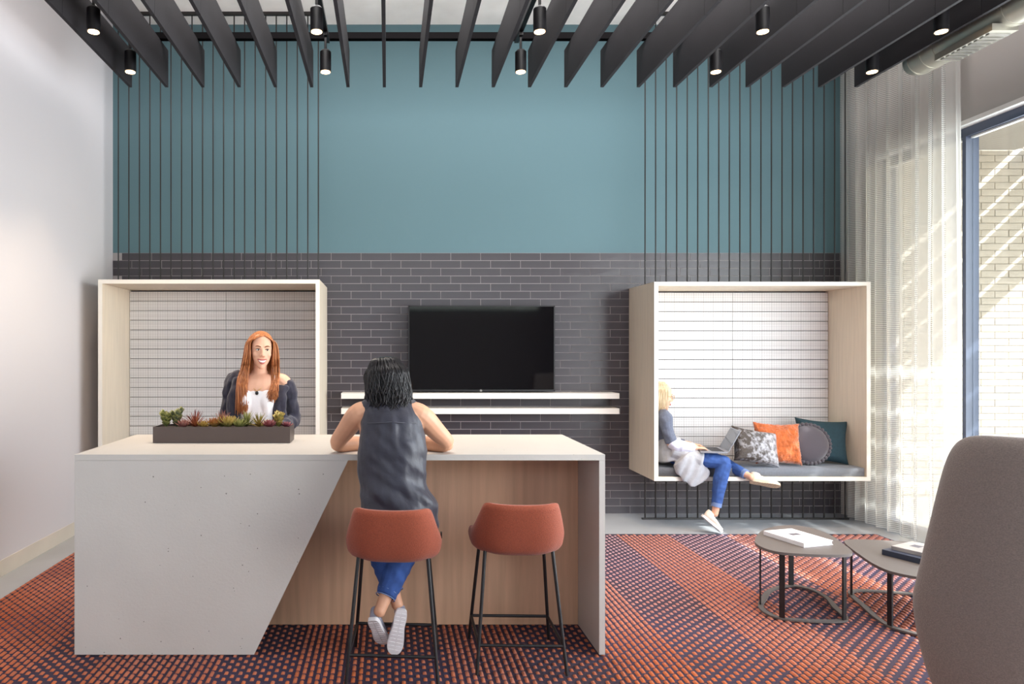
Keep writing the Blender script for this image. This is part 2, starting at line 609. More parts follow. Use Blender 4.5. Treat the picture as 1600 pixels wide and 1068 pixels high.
def fuse(bm, voxel=0.006, smooth=4, wrinkle=None):
    """weld overlapping lofts into one continuous skin and return it as a bmesh"""
    me = bpy.data.meshes.new('fuse')
    bmesh.ops.recalc_face_normals(bm, faces=bm.faces[:])
    bm.to_mesh(me)
    bm.free()
    o = bpy.data.objects.new('fuse', me)
    COL.objects.link(o)
    r = o.modifiers.new('r', 'REMESH')
    r.mode = 'VOXEL'
    r.voxel_size = voxel
    if smooth:
        s = o.modifiers.new('s', 'SMOOTH')
        s.factor = 0.5
        s.iterations = smooth
    dg = bpy.context.evaluated_depsgraph_get()
    ev = o.evaluated_get(dg)
    m2 = bpy.data.meshes.new_from_object(ev)
    b2 = bmesh.new()
    b2.from_mesh(m2)
    bpy.data.objects.remove(o)
    bpy.data.meshes.remove(me)
    bpy.data.meshes.remove(m2)
    if wrinkle:
        amp, sc, st = wrinkle
        b2.normal_update()
        off = []
        for v in b2.verts:
            p = V((v.co.x * st[0], v.co.y * st[1], v.co.z * st[2])) * sc
            off.append(v.normal * amp * noise.noise(p))
        for v, d in zip(b2.verts, off):
            v.co += d
    return b2


# ------------------------------------------------------------------ the room
XL, XR, YB, YR, ZC = -2.72, 4.55, 6.792, -4.0, 4.80
struct('floor', box(-3.0, 4.72, YR - 0.2, YB + 0.2, -0.2, 0.0), M['floor'])
struct('ceiling', box(-3.0, 4.9, YR - 0.2, YB + 0.2, ZC, ZC + 0.15), M['ceiling'])
bm = bmesh.new()
add_prism(bm, [(-2.70, YB + 0.15), (-2.92, YB + 0.15), (-3.0, YR), (-2.83, YR)], 2, 0.0, ZC)
struct('wall_left', bm, M['wall_white'])
bm = bmesh.new()
add_prism(bm, [(-2.70, 6.79), (-2.705, 6.79), (-2.83, YR), (-2.805, YR)], 2, 0.0, 0.115)
bb = struct('baseboard_left', bm, M['basewood'])

TOPT = 2.557
wall_back = struct('wall_back', box(-2.92, 4.9, YB, YB + 0.15, 0.0, ZC), M['teal'])
struct('wall_back_grout', box(-2.699, 4.55, YB - 0.006, YB - 0.0005, 0.0, TOPT), M['grout'], wall_back)

# --- glazed brick-format tiles
TW, TH, GAP = 0.2935, 0.0752, 0.0036


def tile_mesh(k):
    rnd = random.Random(k)
    b = box(-TW / 2 + GAP / 2, TW / 2 - GAP / 2, -0.0075, 0.0, -TH / 2 + GAP / 2, TH / 2 - GAP / 2)
    for v in b.verts:
        if v.co.y < 0:
            v.co.y += rnd.uniform(-0.0009, 0.0009)
            v.co.x *= 0.994
            v.co.z *= 0.97
    bmesh.ops.recalc_face_normals(b, faces=b.faces[:])
    me = bpy.data.meshes.new('tile')
    b.to_mesh(me)
    b.free()
    me.materials.append(M['tile'])
    return me


tile_meshes = [tile_mesh(k) for k in range(9)]


def img(X, Y, Z):
    s = 1080 / Y
    return 606 + X * s, 552 - (Z - 1.57) * s


slots = []
nrow = int(TOPT / TH)
for r in range(nrow):
    z = TOPT - (r + 0.5) * TH
    x = -2.699 - TW * ((r * 2 % 3) / 3.0) + TW * 0.30
    while x < 4.56:
        x0, x1 = max(x, -2.699), min(x + TW, 4.52)
        if x1 - x0 > 0.02:
            slots.append((x0, x1, z, x1 - x0 > TW - 1e-4))
        x += TW
vis, rest = [], []
for s in slots:
    px, py = img((s[0] + s[1]) / 2, YB, s[2])
    hid = (px < 518 and py > 432) or (985 < px < 1352 and 445 < py < 745) or (650 < px < 858 and 485 < py < 605) \
        or (py > 690 and px < 920) or px > 1300
    (vis if (s[3] and not hid) else rest).append((abs(px - 750) + abs(py - 520) * 0.6, s))
vis.sort(key=lambda q: q[0])
rest += vis[300:]
for i, (_, s) in enumerate(vis[:300]):
    o = bpy.data.objects.new('tile', tile_meshes[i * 7 % 9])
    COL.objects.link(o)
    o.parent = wall_back
    o.location = ((s[0] + s[1]) / 2, YB - 0.002, s[2])
bm = bmesh.new()
rnd = random.Random(5)
for _, s in rest:
    vv = add_box(bm, s[0] + GAP / 2, s[1] - GAP / 2, YB - 0.0095, YB - 0.002, s[2] - TH / 2 + GAP / 2, s[2] + TH / 2 - GAP / 2)
    for v in vv:
        if v.co.y < YB - 0.009:
            v.co.y += rnd.uniform(-0.0009, 0.0009)
o = obj('tile_field', bm, M['tile'], wall_back)
o['kind'] = 'stuff'

# --- right wall over and around the window
ZH = 3.385
bm = bmesh.new()
add_box(bm, XR, XR + 0.17, YR, YB, ZH, ZC)
add_box(bm, XR, XR + 0.17, 6.38, YB, 0, ZH)
add_box(bm, XR, XR + 0.17, YR, -2.6, 0, ZH)
struct('wall_right', bm, M['wall_grey'])
struct('trim_1', box(XR - 0.05, XR + 0.02, -2.6, 6.40, ZH - 0.03, ZH + 0.005), M['trim'], bevel=0.004)

win = struct('window_1', box(XR + 0.02, XR + 0.12, -2.6, 6.38, ZH - 0.10, ZH - 0.031), M['frame'])
struct('bottom_rail', box(XR + 0.02, XR + 0.12, -2.6, 6.38, 0.0, 0.06), M['frame'], win)
for y in (-2.6, -0.35, 1.55, 3.5, 5.454, 6.345):
    struct('mullion', box(XR + 0.012, XR + 0.115, y, y + 0.035, 0.061, ZH - 0.101), M['frame'], win, bevel=0.003, seg=1)
ys = (-2.565, -0.35, -0.315, 1.55, 1.585, 3.5, 3.535, 5.454, 5.489, 6.345)
for a, b in zip(ys[::2], ys[1::2]):
    struct('pane', box(XR + 0.062, XR + 0.068, a, b, 0.061, ZH - 0.101), M['glass'], win)
    bm = bmesh.new()
    add_box(bm, XR + 0.05, XR + 0.08, a, b, ZH - 0.116, ZH - 0.102)
    add_box(bm, XR + 0.05, XR + 0.08, a + 0.001, a + 0.014, 0.062, ZH - 0.118)
    struct('glazing_bead', bm, M['trim'], win)

# --- rear wall behind the camera; its unseen high window band suits the added lamp
bm = bmesh.new()
add_box(bm, -2.82, 4.72, YR - 0.15, YR, 0, 2.6)
add_box(bm, -2.82, 4.72, YR - 0.15, YR, 4.6, ZC)
add_box(bm, -2.82, -2.55, YR - 0.15, YR, 2.6, 4.6)
add_box(bm, 3.8, 4.72, YR - 0.15, YR, 2.6, 4.6)
struct('wall_rear', bm, M['wall_grey'])
w2 = struct('window_2', box(-2.55, 3.8, YR - 0.10, YR - 0.05, 2.6, 2.66), M['frame'])
struct('pane', box(-2.55, 3.8, YR - 0.08, YR - 0.07, 2.661, 4.599), M['glass'], w2)

# ------------------------------------------------------------------ outside: paving, brick wall, slatted canopy
struct('pavement', box(4.73, 22, -12, 16, -0.25, -0.03), M['paving'])
YO = 7.70
wo = struct('wall_exterior', box(4.75, 11.0, YO, YO + 0.25, -0.03, 5.2), M['mortar'])
BW, BH = 0.307, 0.0755
bm0 = box(-BW / 2 + 0.0045, BW / 2 - 0.0045, -0.007, 0.01, -BH / 2 + 0.0045, BH / 2 - 0.0045)
bmesh.ops.recalc_face_normals(bm0, faces=bm0.faces[:])
brick_me = bpy.data.meshes.new('brick')
bm0.to_mesh(brick_me)
bm0.free()
brick_me.materials.append(M['brick'])
bricks = []
for r in range(67):
    z = (r + 0.5) * BH
    x = 4.76 + (BW / 2 if r % 2 else 0) + BW / 2
    while x < 10.8:
        px, py = img(x, YO, z)
        bricks.append((abs(px - 1545) + (0 if 225 < py < 700 else 400), x, z))
        x += BW
bricks.sort()
for _, x, z in bricks[:300]:
    o = bpy.data.objects.new('brick', brick_me)
    COL.objects.link(o)
    o.parent = wo
    o.location = (x, YO - random.uniform(0, 0.003), z)
bm = bmesh.new()
for _, x, z in bricks[300:]:
    add_box(bm, x - BW / 2 + 0.0045, x + BW / 2 - 0.0045, YO - 0.0075, YO + 0.005, z - BH / 2 + 0.0045, z + BH / 2 - 0.0045)
o = obj('brick_field', bm, M['brick'], wo)
o['kind'] = 'stuff'

cz = 3.83
canopy = struct('canopy_soffit', box(4.73, 6.40, -9, YO - 0.015, cz, cz + 0.16), M['canopy'])  # solid soffit of the canopy outside the window
for a, b in ((6.401, 6.97), (7.06, 7.365), (7.42, 7.68), (7.735, 7.99), (8.045, 8.30), (8.355, 8.62)):
    struct('canopy_slat', box(a, b, -9, YO - 0.015, cz, cz + 0.008), M['canopy'], canopy)
for y in (-6, -3, 0.2, 3.2, 6.2):
    struct('canopy_beam', box(6.41, 8.64, y, y + 0.06, cz + 0.009, cz + 0.12), M['canopy'], canopy)

# ------------------------------------------------------------------ rug with raised tufts
RX0, RX1, RY0, RY1 = -2.46, 4.22, 1.2, 5.97
rug = thing('rug', 'large orange and aubergine tufted rug on the grey concrete floor', 'rug', (0.9, 3.6, 0.0))
obj('rug_ground', box(RX0, RX1, RY0, RY1, 0.001, 0.012), M['rugbase'], rug)
PX, PY = 0.0345, 0.064
edges = [-2.6, -1.78, -1.45, -0.83, -0.45, -0.10, 0.30, 0.70, 1.08, 1.50, 1.95, 2.42, 2.90, 3.35, 3.8, 4.4]
longs = [True, False, True, False, True, False, True, False, True, False, True, False, True, False, True]
C_OR, C_SA, C_RU, C_PK, C_LI = lin((186, 98, 54)), lin((180, 112, 90)), lin((122, 58, 46)), lin((172, 120, 114)), lin((164, 140, 154))
bm = bmesh.new()
cl = bm.verts.layers.float_color.new('Col')
ncol = int((RX1 - RX0) / PX)
nrw = int((RY1 - 1.95) / PY)


def mixc(a, b, t):
    t = max(0, min(1, t))
    return [a[i] * (1 - t) + b[i] * t for i in range(3)] + [1]


for i in range(ncol):
    x = RX0 + (i + 0.5) * PX
    k = max(q for q in range(len(edges) - 1) if edges[q] <= x)
    L = longs[k]
    off = PY * (0.5 if i % 2 else 0.0)
    for j in range(nrw):
        y = RY1 - 0.03 - j * PY - off * 1.0
        n1 = noise.noise(V((x * 0.9 + 3.1, y * 0.9, 1.7)))
        n2 = noise.noise(V((x * 2.6, y * 2.1, 9.2)))
        ly = PY * (0.68 if L else 0.42) * random.uniform(0.92, 1.08)
        wx = PX * (0.56 if L else 0.55)
        if not L and n1 > 0.1:
            ly *= 0.86
        c = mixc(C_OR, C_SA, 0.5 + 1.1 * n1 + random.uniform(-0.2, 0.2))
        c = mixc(c, C_RU, 0.5 * max(0, n2) + random.uniform(0, 0.22))
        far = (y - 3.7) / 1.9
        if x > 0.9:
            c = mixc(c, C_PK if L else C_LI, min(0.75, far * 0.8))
        zt = 0.0195 if L else 0.018
        x0, x1, y0, y1 = x - wx / 2, x + wx / 2, y - ly, y
        q = [(x0, y0, 0.0118), (x1, y0, 0.0118), (x1, y1, 0.0118), (x0, y1, 0.0118)]
        ins = 0.004
        t = [(x0 + ins, y0 + ins, zt), (x1 - ins, y0 + ins, zt), (x1 - ins, y1 - ins, zt), (x0 + ins, y1 - ins, zt)]
        vv = [bm.verts.new(p) for p in q + t]
        for v in vv:
            v[cl] = c
        bm.faces.new(vv[4:])
        for a in range(4):
            b = (a + 1) % 4
            bm.faces.new((vv[a], vv[b], vv[b + 4], vv[a + 4]))
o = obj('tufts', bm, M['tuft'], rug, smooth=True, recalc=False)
o['kind'] = 'stuff'

# ------------------------------------------------------------------ ceiling baffles, rail, tracks, spotlights
ORD = ['first', 'second', 'third', 'fourth', 'fifth', 'sixth', 'seventh', 'eighth', 'ninth', 'tenth', 'eleventh', 'twelfth',
       'thirteenth', 'fourteenth', 'fifteenth', 'sixteenth', 'seventeenth', 'eighteenth', 'nineteenth', 'twentieth', 'twenty-first']
BZ0, BZ1, BYE = 3.757, 4.06, 5.684
seg_b = None
for k in range(21):
    x = -2.116 + 0.2982 * k
    t = thing('ceiling_baffle', f'charcoal hanging ceiling baffle, {ORD[k]} in the row counted from the left wall', 'baffle',
              (x, 3.8, BZ0), 'charcoal baffles under the ceiling', local=True)
    for j in range(4):
        y1 = BYE - j * 1.219 - 3.8
        if k == 0:
            seg = obj('baffle_panel', box(-0.0125, 0.0125, y1 - 1.215, y1, 0, BZ1 - BZ0), M['baffle'], t, bevel=0.002, seg=1)
            if j == 0:
                seg_b = []
            seg_b.append(seg)
            bm = bmesh.new()
            add_cyl(bm, (0, y1 - 1.15, BZ1 - BZ0), (0, y1 - 1.15, ZC - BZ0), 0.0025, 6)
            seg_b.append(obj('hanger_wire', bm, M['steel'], t))
        else:
            for q in seg_b[2 * j:2 * j + 2]:
                c = q.copy()
                COL.objects.link(c)
                c.parent = t
o = obj('support_rail', box(-1.95, 2.35, 5.47, 5.52, 4.062, 4.112), M['rail'])
tag(o, 'long black rail carrying the ceiling baffles across their far ends', 'rail')
rebase(o, (0.2, 5.5, 4.062))
lx = [-1.967, -0.476, 1.015, 2.506, 3.699]
names_ = ['leftmost', 'second from left', 'middle', 'second from right', 'rightmost']
ltz = 4.02


def spotlight(x, y, label):
    t = thing('spotlight', label, 'spotlight', (x, y, 3.72), 'track spotlights between the baffles', local=True)
    bm = bmesh.new()
    add_cyl(bm, (0, 0, 0.0), (0, 0, 0.15), 0.043, 20)
    add_cyl(bm, (0, 0, 0.15), (0, 0, 0.165), 0.043, 20, 0.03)
    can = obj('lamp_can', bm, M['black'], t, smooth=True, angle=35)
    bm = bmesh.new()
    add_cyl(bm, (0, 0, -0.004), (0, 0, 0.004), 0.036, 20)
    obj('lamp_lens', bm, M['lamp'], t)
    bm = bmesh.new()
    add_cyl(bm, (0, 0, 0.16), (0, 0, ltz - 3.72 - 0.02), 0.010, 8)
    add_box(bm, -0.014, 0.014, -0.03, 0.03, ltz - 3.72 - 0.03, ltz - 3.72 - 0.001)
    obj('lamp_stem', bm, M['black'], t)
    l = bpy.data.lights.new('spotlight_beam', 'SPOT')
    l.energy = 85
    l.color = (1.0, 0.74, 0.48)
    l.spot_size = math.radians(78)
    l.spot_blend = 0.8
    l.shadow_soft_size = 0.035
    lo = bpy.data.objects.new('spotlight_beam', l)
    COL.objects.link(lo)
    lo.parent = t
    lo.location = (0, 0, -0.02)
    return t


for i, x in enumerate(lx):
    o = obj('light_track', box(x - 0.017, x + 0.017, 2.2, 5.46, ltz, ltz + 0.035), M['black'])
    tag(o, f'black light track between two baffles, {names_[i]} of the five', 'light track', 'black ceiling light tracks')
    rebase(o, (x, 3.8, ltz))
    for y, w in ((5.28, 'farther'), (4.62, 'nearer')):
        spotlight(x, y, f'black cylinder spotlight, {w} of the pair on the {names_[i]} track')

# ------------------------------------------------------------------ air duct with a register
duct = thing('air_duct', 'round galvanised air duct along the ceiling above the sheer curtain', 'duct', (4.03, 3.6, 3.785))
bm = bmesh.new()
add_cyl(bm, (4.03, 1.2, 3.785), (4.03, 5.22, 3.785), 0.108, 32)
obj('duct_pipe', bm, M['duct'], duct, smooth=True, angle=40)
for y in (5.10, 4.98, 4.42, 3.9, 3.2, 2.4):
    bm = bmesh.new()
    add_cyl(bm, (4.03, y, 3.785), (4.03, y + 0.018, 3.785), 0.112, 32)
    obj('duct_collar', bm, M['duct'], duct, smooth=True, angle=40)
bm = bmesh.new()
add_cyl(bm, (4.03, 5.22, 3.785), (4.03, 5.30, 3.785), 0.112, 32, 0.085)
obj('end_cap', bm, M['duct'], duct, smooth=True, angle=40)
reg = obj('air_register', box(3.90, 4.07, 4.46, 4.93, 3.655, 3.70), M['duct'], duct, bevel=0.004, seg=1)
for k in range(9):
    y = 4.50 + k * 0.046
    obj('register_slat', box(3.915, 4.055, y, y + 0.028, 3.646, 3.654), M['steel'], reg)
for y in (2.0, 4.2):
    bm = bmesh.new()
    add_cyl(bm, (4.03, y, 3.89), (4.03, y, ZC), 0.004, 6)
    obj('hanger_rod', bm, M['steel'], duct)

# ------------------------------------------------------------------ sheer curtain
CY0, CY1, CZ0, CZ1 = 5.36, 6.70, 0.015, 4.55


def curtain_fn(u, v):
    y = CY0 + (CY1 - CY0) * u
    z = CZ0 + (CZ1 - CZ0) * v
    w = u * 2 * PI * 9.5 + 1.3 * math.sin(u * 7 + 0.4)
    amp = 0.032 + 0.016 * math.sin(u * 23 + 1)
    d = amp * math.sin(w) + 0.006 * math.sin(3 * w + v * 3) + 0.006 * math.sin(v * 5 + u * 14)
    x = 4.405 + d
    y += 0.018 * math.sin(2 * w + 0.5)
    return (x, y, z)


bm = grid_bm(curtain_fn, 260, 24, uvfn=lambda u, v: (u * (CY1 - CY0) * 1.5, CZ0 + (CZ1 - CZ0) * v))
cur = obj('sheer_curtain', bm, M['curtain'], smooth=True)
tag(cur, 'white sheer curtain hanging in folds before the window beside the right pod', 'curtain')
rebase(cur, (4.405, 6.03, 0.0))
bm = box(4.38, 4.43, 5.3, 6.75, 4.552, 4.585)
o = obj('curtain_track', bm, M['trim'], cur)

# ------------------------------------------------------------------ seating pods with rod screens
PT = 0.035


def pod(x0, x1, yf, z0, z1, label):
    yb = YB - 0.016
    t = thing('seating_pod', label, 'seating pod', ((x0 + x1) / 2, (yf + yb) / 2, z0), 'wooden seating pods on the tiled wall')
    for nm, b in (('top_panel', (x0, x1, yf, yb, z1 - PT, z1)), ('bottom_panel', (x0, x1, yf, yb, z0, z0 + PT)),
                  ('side_panel', (x0, x0 + PT, yf, yb, z0 + PT, z1 - PT)), ('side_panel', (x1 - PT, x1, yf, yb, z0 + PT, z1 - PT))):
        p = obj(nm, box(*b), M['birch'], t)
        # pale edge band on the front of the panel
        e = 0.004
        obj('edge_band', box(b[0], b[1], yf - e, yf, b[4], b[5]), M['birch_edge'], p)
    yi = 6.665
    obj('back_board', box(x0 + PT, x1 - PT, yi + 0.045, yb, z0 + PT, z1 - PT), M['charcoal'], t)
    xm = (x0 + x1) / 2
    hb = 0.0925
    n = int((z1 - z0 - 2 * PT - 0.01) / hb)
    top = z1 - PT - 0.012
    for xa, xb in ((x0 + PT + 0.004, xm - 0.0015), (xm + 0.0015, x1 - PT - 0.004)):
        z = top
        while z > z0 + PT + 0.03:
            zl = max(z - hb, z0 + PT + 0.001)
            obj('padded_band', box(xa, xb, yi - 0.0, yi + 0.044, zl + 0.0028, z - 0.0028), M['grid'], t, bevel=0.002, seg=2, smooth=True, angle=25)
            z -= hb
    bm = box(x0 + PT + 0.006, x1 - PT - 0.006, yf + 0.02, yi - 0.006, z0 + PT + 0.001, z0 + PT + 0.075)
    obj('seat_pad', bm, M['cushion'], t, bevel=0.022, seg=3, smooth=True)
    return t


LP = (-2.528, -0.595, 6.034, 0.44, 2.215)
RP = (2.364, 4.284, 6.136, 0.44, 2.206)
pod(*LP, 'pale wooden wall pod with checked padding, behind the standing red-haired woman')
pod(*RP, 'pale wooden wall pod holding the seated blonde woman and four pillows')


def rod_screen(x0, n, ztop, zlow, label):
    y = 6.545
    xe = x0 + (n - 1) * 0.0997
    t = thing('rod_screen', label, 'rod screen', ((x0 + xe) / 2, y, 0), 'black rod screens of the pods')
    for i in range(n):
        x = x0 + i * 0.0997
        bm = bmesh.new()
        add_cyl(bm, (x, y, ztop), (x, y, ZC - 0.03), 0.0062, 8)
        obj('rod', bm, M['rod'], t, smooth=True, angle=40)
        bm = bmesh.new()
        add_cyl(bm, (x, y, 0.016), (x, y, zlow), 0.0075, 8)
        obj('rod', bm, M['rod'], t, smooth=True, angle=40)
    obj('top_rail', box(x0 - 0.05, xe + 0.05, y - 0.014, y + 0.014, ZC - 0.031, ZC - 0.001), M['rod'], t)
    obj('foot_rail', box(x0 - 0.03, xe + 0.03, y - 0.013, y + 0.013, 0.001, 0.0155), M['rod'], t)


rod_screen(-2.552, 20, LP[4], LP[3], 'screen of thin dark rods above the left pod on the teal wall')
rod_screen(2.436, 20, RP[4], RP[3], 'screen of thin dark rods above and below the right pod')

# ------------------------------------------------------------------ television and shelves
tv = thing('television', 'large black wall television hanging above two white shelves', 'television', (0.905, 6.7, 1.207))
tx0, tx1, tz0, tz1, ty = 0.197, 1.607, 1.208, 2.032, 6.65
obj('housing', box(tx0, tx1, ty, ty + 0.05, tz0, tz1), M['black'], tv, bevel=0.004)
obj('wall_bracket', box(0.6, 1.2, ty + 0.051, YB - 0.016, 1.4, 1.85), M['black'], tv)
bm = bmesh.new()
b_ = 0.011
for bx in ((tx0, tx1, tz1 - b_, tz1), (tx0, tx1, tz0, tz0 + b_ * 1.4), (tx0, tx0 + b_, tz0, tz1), (tx1 - b_, tx1, tz0, tz1)):
    add_box(bm, bx[0], bx[1], ty - 0.006, ty, bx[2], bx[3])
obj('bezel', bm, M['black'], tv)
obj('screen', box(tx0 + b_, tx1 - b_, ty - 0.003, ty - 0.0005, tz0 + b_ * 1.4, tz1 - b_), M['blackgloss'], tv)
bm = bmesh.new()
add_cyl(bm, (0.895, ty - 0.008, tz0 + 0.006), (0.895, ty - 0.006, tz0 + 0.006), 0.012, 16)
obj('logo_badge', bm, M['steel'], tv)
for z, w in ((1.194, 'upper'), (1.05, 'lower')):
    o = obj('wall_shelf', box(-0.442, 2.193, 6.545, YB - 0.015, z - 0.052, z), M['shelf'], bevel=0.003, seg=1)
    tag(o, f'long white floating shelf on the dark tiles, {w} of the two under the television', 'shelf', 'white floating shelves')
    rebase(o, (0.87, 6.66, z - 0.052))

# ------------------------------------------------------------------ reception desk
DX0, DX1, DY0, DY1, DZ = -1.614, 1.119, 3.56, 4.44, 1.05
desk = thing('reception_desk', 'long pale concrete reception desk with slanted front and oak knee panel', 'desk', ((DX0 + DX1) / 2, 4.0, 0.0195))
dt = 0.03
obj('worktop', box(DX0, DX1, DY0, DY1, DZ - dt, DZ), M['concrete'], desk, bevel=0.002, seg=1)
bm = bmesh.new()
add_prism(bm, [(DX0, 0.0198), (-0.689, 0.0198), (-0.205, DZ - dt - 0.001), (DX0, DZ - dt - 0.001)], 1, DY0, DY0 + dt)
obj('front_panel', bm, M['concrete'], desk, bevel=0.002, seg=1)
obj('side_panel', box(DX0, DX0 + dt, DY0 + dt + 0.001, DY1, 0.0198, DZ - dt - 0.001), M['concrete'], desk)
obj('side_panel', box(DX1 - dt, DX1, DY0, DY1, 0.0198, DZ - dt - 0.001), M['concrete'], desk, bevel=0.002, seg=1)
obj('knee_panel', box(DX0 + dt + 0.001, DX1 - dt - 0.001, 3.955, 3.985, 0.0205, DZ - dt - 0.001), M['oak'], desk)

# planter with succulents
px0, px1, py0, py1 = -1.364, -0.568, 4.012, 4.19
pl = thing('planter_box', 'low bronze planter trough on the white desk in front of the standing woman', 'planter', (-0.966, 4.1, DZ))
bm = bmesh.new()
w_ = 0.006
add_box(bm, px0, px1, py0, py0 + w_, DZ + 0.001, DZ + 0.094)
add_box(bm, px0, px1, py1 - w_, py1, DZ + 0.001, DZ + 0.094)
add_box(bm, px0, px0 + w_, py0 + w_, py1 - w_, DZ + 0.001, DZ + 0.094)
add_box(bm, px1 - w_, px1, py0 + w_, py1 - w_, DZ + 0.001, DZ + 0.094)
add_box(bm, px0 + w_, px1 - w_, py0 + w_, py1 - w_, DZ + 0.001, DZ + 0.008)
obj('trough', bm, M['planter'], pl)
obj('soil', box(px0 + w_, px1 - w_, py0 + w_, py1 - w_, DZ + 0.0085, DZ + 0.082), M['soil'], pl)


def leaf_blade(bm, cl, base, d, length, width, thick, col, curl=0.2, tipc=None, seg=5):
    d = V(d).normalized()
    s = d.cross(V((0, 0, 1)))
    if s.length < 0.05:
        s = V((1, 0, 0))
    s.normalize()
    up = s.cross(d)
    prev = None
    for i in range(seg + 1):
        t = i / seg
        w = width * (math.sin(PI * min(0.97, 0.16 + t * 0.82)) ** 0.8)
        h = thick * (1 - t * 0.7)
        c = V(base) + d * length * t + up * curl * length * t * t
        col_ = mixc(col, tipc or col, t ** 1.5)
        ring = [bm.verts.new(c + s * w), bm.verts.new(c + up * h), bm.verts.new(c - s * w), bm.verts.new(c - up * h)]
        for v in ring:
            v[cl] = col_
        if prev:
            for a in range(4):
                b = (a + 1) % 4
                bm.faces.new((prev[a], prev[b], ring[b], ring[a]))
        else:
            bm.faces.new(ring[::-1])
        prev = ring
    bm.faces.new(prev)


def new_leaf_bm():
    b = bmesh.new()
    return b, b.verts.layers.float_color.new('Col')


def plant(name, bm, x, y, label):
    o = obj(name, bm, M['leafy'], smooth=True, angle=50)
    tag(o, label, 'plant', 'succulents in the desk planter')
    o.location = (x, y, DZ + 0.0815)
    o.data.transform(Matrix.Scale(1.12, 4))
    return o


def rosette(n, L, w, c1, c2, el0=78, el1=8, curl=0.35, th=0.006):
    b, cl = new_leaf_bm()
    for i in range(n):
        t = i / (n - 1)
        a = i * 2.39996
        e = math.radians(el0 + (el1 - el0) * t)
        d = (math.cos(a) * math.cos(e), math.sin(a) * math.cos(e), math.sin(e))
        leaf_blade(b, cl, (0, 0, 0.006), d, L * (0.55 + 0.45 * t), w * (0.6 + 0.4 * t), th, c1, curl, c2)
    return b


def spiky(n, L, c1, c2, w=0.0035):
    b, cl = new_leaf_bm()
    for i in range(n):
        a = random.uniform(0, 2 * PI)
        e = math.radians(random.uniform(18, 88))
        d = (math.cos(a) * math.cos(e), math.sin(a) * math.cos(e), math.sin(e))
        leaf_blade(b, cl, (0, 0, 0.004), d, L * random.uniform(0.7, 1.1), w, 0.0016, c1, -0.12, c2, 4)
    return b


def jade(nst, H, c1, c2, lw=0.008):
    b, cl = new_leaf_bm()
    for s in range(nst):
        a = 2 * PI * s / nst + 0.4
        lean = 0.25 + 0.1 * (s % 2)
        tip = V((math.cos(a) * lean * H, math.sin(a) * lean * H, H * random.uniform(0.8, 1.1)))
        leaf_blade(b, cl, (0, 0, 0), tip, tip.length, 0.003, 0.003, c1, 0, c1, 3)
        m = 11
        for k in range(m):
            p = tip * ((k + 2) / (m + 1))
            aa = k * 2.4
            for sg in (0, PI):
                d = V((math.cos(aa + sg), math.sin(aa + sg), 0.55))
                leaf_blade(b, cl, p, d, 0.026, lw, 0.004, c1, 0.2, c2, 4)
    return b


G1, G2, G3 = lin((112, 120, 70)), lin((150, 148, 84)), lin((96, 110, 88))
RD, RD2, YL, OR_, PKL = lin((112, 50, 58)), lin((156, 90, 92)), lin((176, 146, 76)), lin((172, 104, 62)), lin((176, 128, 112))
yb_ = 4.1
plant('jade_plant', jade(5, 0.075, G1, G2), -1.315, 4.10, 'bushy olive green succulent at the left end of the planter')
plant('jade_plant', jade(4, 0.092, G3, G2), -1.255, 4.11, 'taller grey green stemmed succulent, second from planter left end')
plant('rosette_succulent', rosette(26, 0.05, 0.012, RD2, PKL), -1.205, 4.08, 'dusky pink rosette succulent beside the grey green stemmed one')
plant('air_plant', spiky(60, 0.09, OR_, RD), -1.14, 4.09, 'spiky orange and red tufted plant beside the pink rosette')
plant('rosette_succulent', rosette(22, 0.045, 0.011, YL, YL), -1.085, 4.07, 'small yellow rosette succulent right of the spiky orange tuft')
plant('rosette_succulent', rosette(30, 0.062, 0.010, YL, OR_, 80, 15), -1.025, 4.09, 'yellow orange pointed rosette succulent left of planter middle')
plant('air_plant', spiky(70, 0.082, G2, RD2), -0.985, 4.11, 'spiky green and pink tuft standing at the planter middle')
plant('rosette_succulent', rosette(34, 0.075, 0.013, G2, YL, 84, 14), -0.94, 4.08, 'large pale green rosette succulent, tallest at the planter middle')
plant('rosette_succulent', rosette(30, 0.058, 0.012, G1, G2), -0.875, 4.07, 'olive green rosette succulent right of the tallest rosette')
plant('air_plant', spiky(55, 0.085, G1, G2), -0.845, 4.12, 'fine green grassy tuft before the woman\'s dark sleeve')
plant('air_plant', spiky(45, 0.075, YL, G2), -0.765, 4.10, 'small yellow spiky tuft just left of the dark red rosette')
plant('rosette_succulent', rosette(30, 0.052, 0.013, RD, RD2), -0.70, 4.07, 'dark red rosette succulent towards the planter right end')
plant('jade_plant', jade(4, 0.066, G2, YL), -0.645, 4.09, 'yellow green stemmed succulent right of the dark red rosette')
plant('rosette_succulent', rosette(22, 0.036, 0.011, lin((92, 40, 66)), RD2), -0.598, 4.08, 'small purple rosette succulent at the planter right end')

# ------------------------------------------------------------------ bar stools


def spow(v, e):
    return math.copysign(abs(v) ** e, v)


def interp(tab, x):
    for (a, va), (b, vb) in zip(tab, tab[1:]):
        if x <= b:
            t = (x - a) / (b - a)
            return va + (vb - va) * t
    return tab[-1][1]


RIM = [(0, 0.846), (30, 0.850), (45, 0.853), (52, 0.842), (58, 0.80), (70, 0.735), (84, 0.69), (105, 0.668), (125, 0.655), (140, 0.65)]


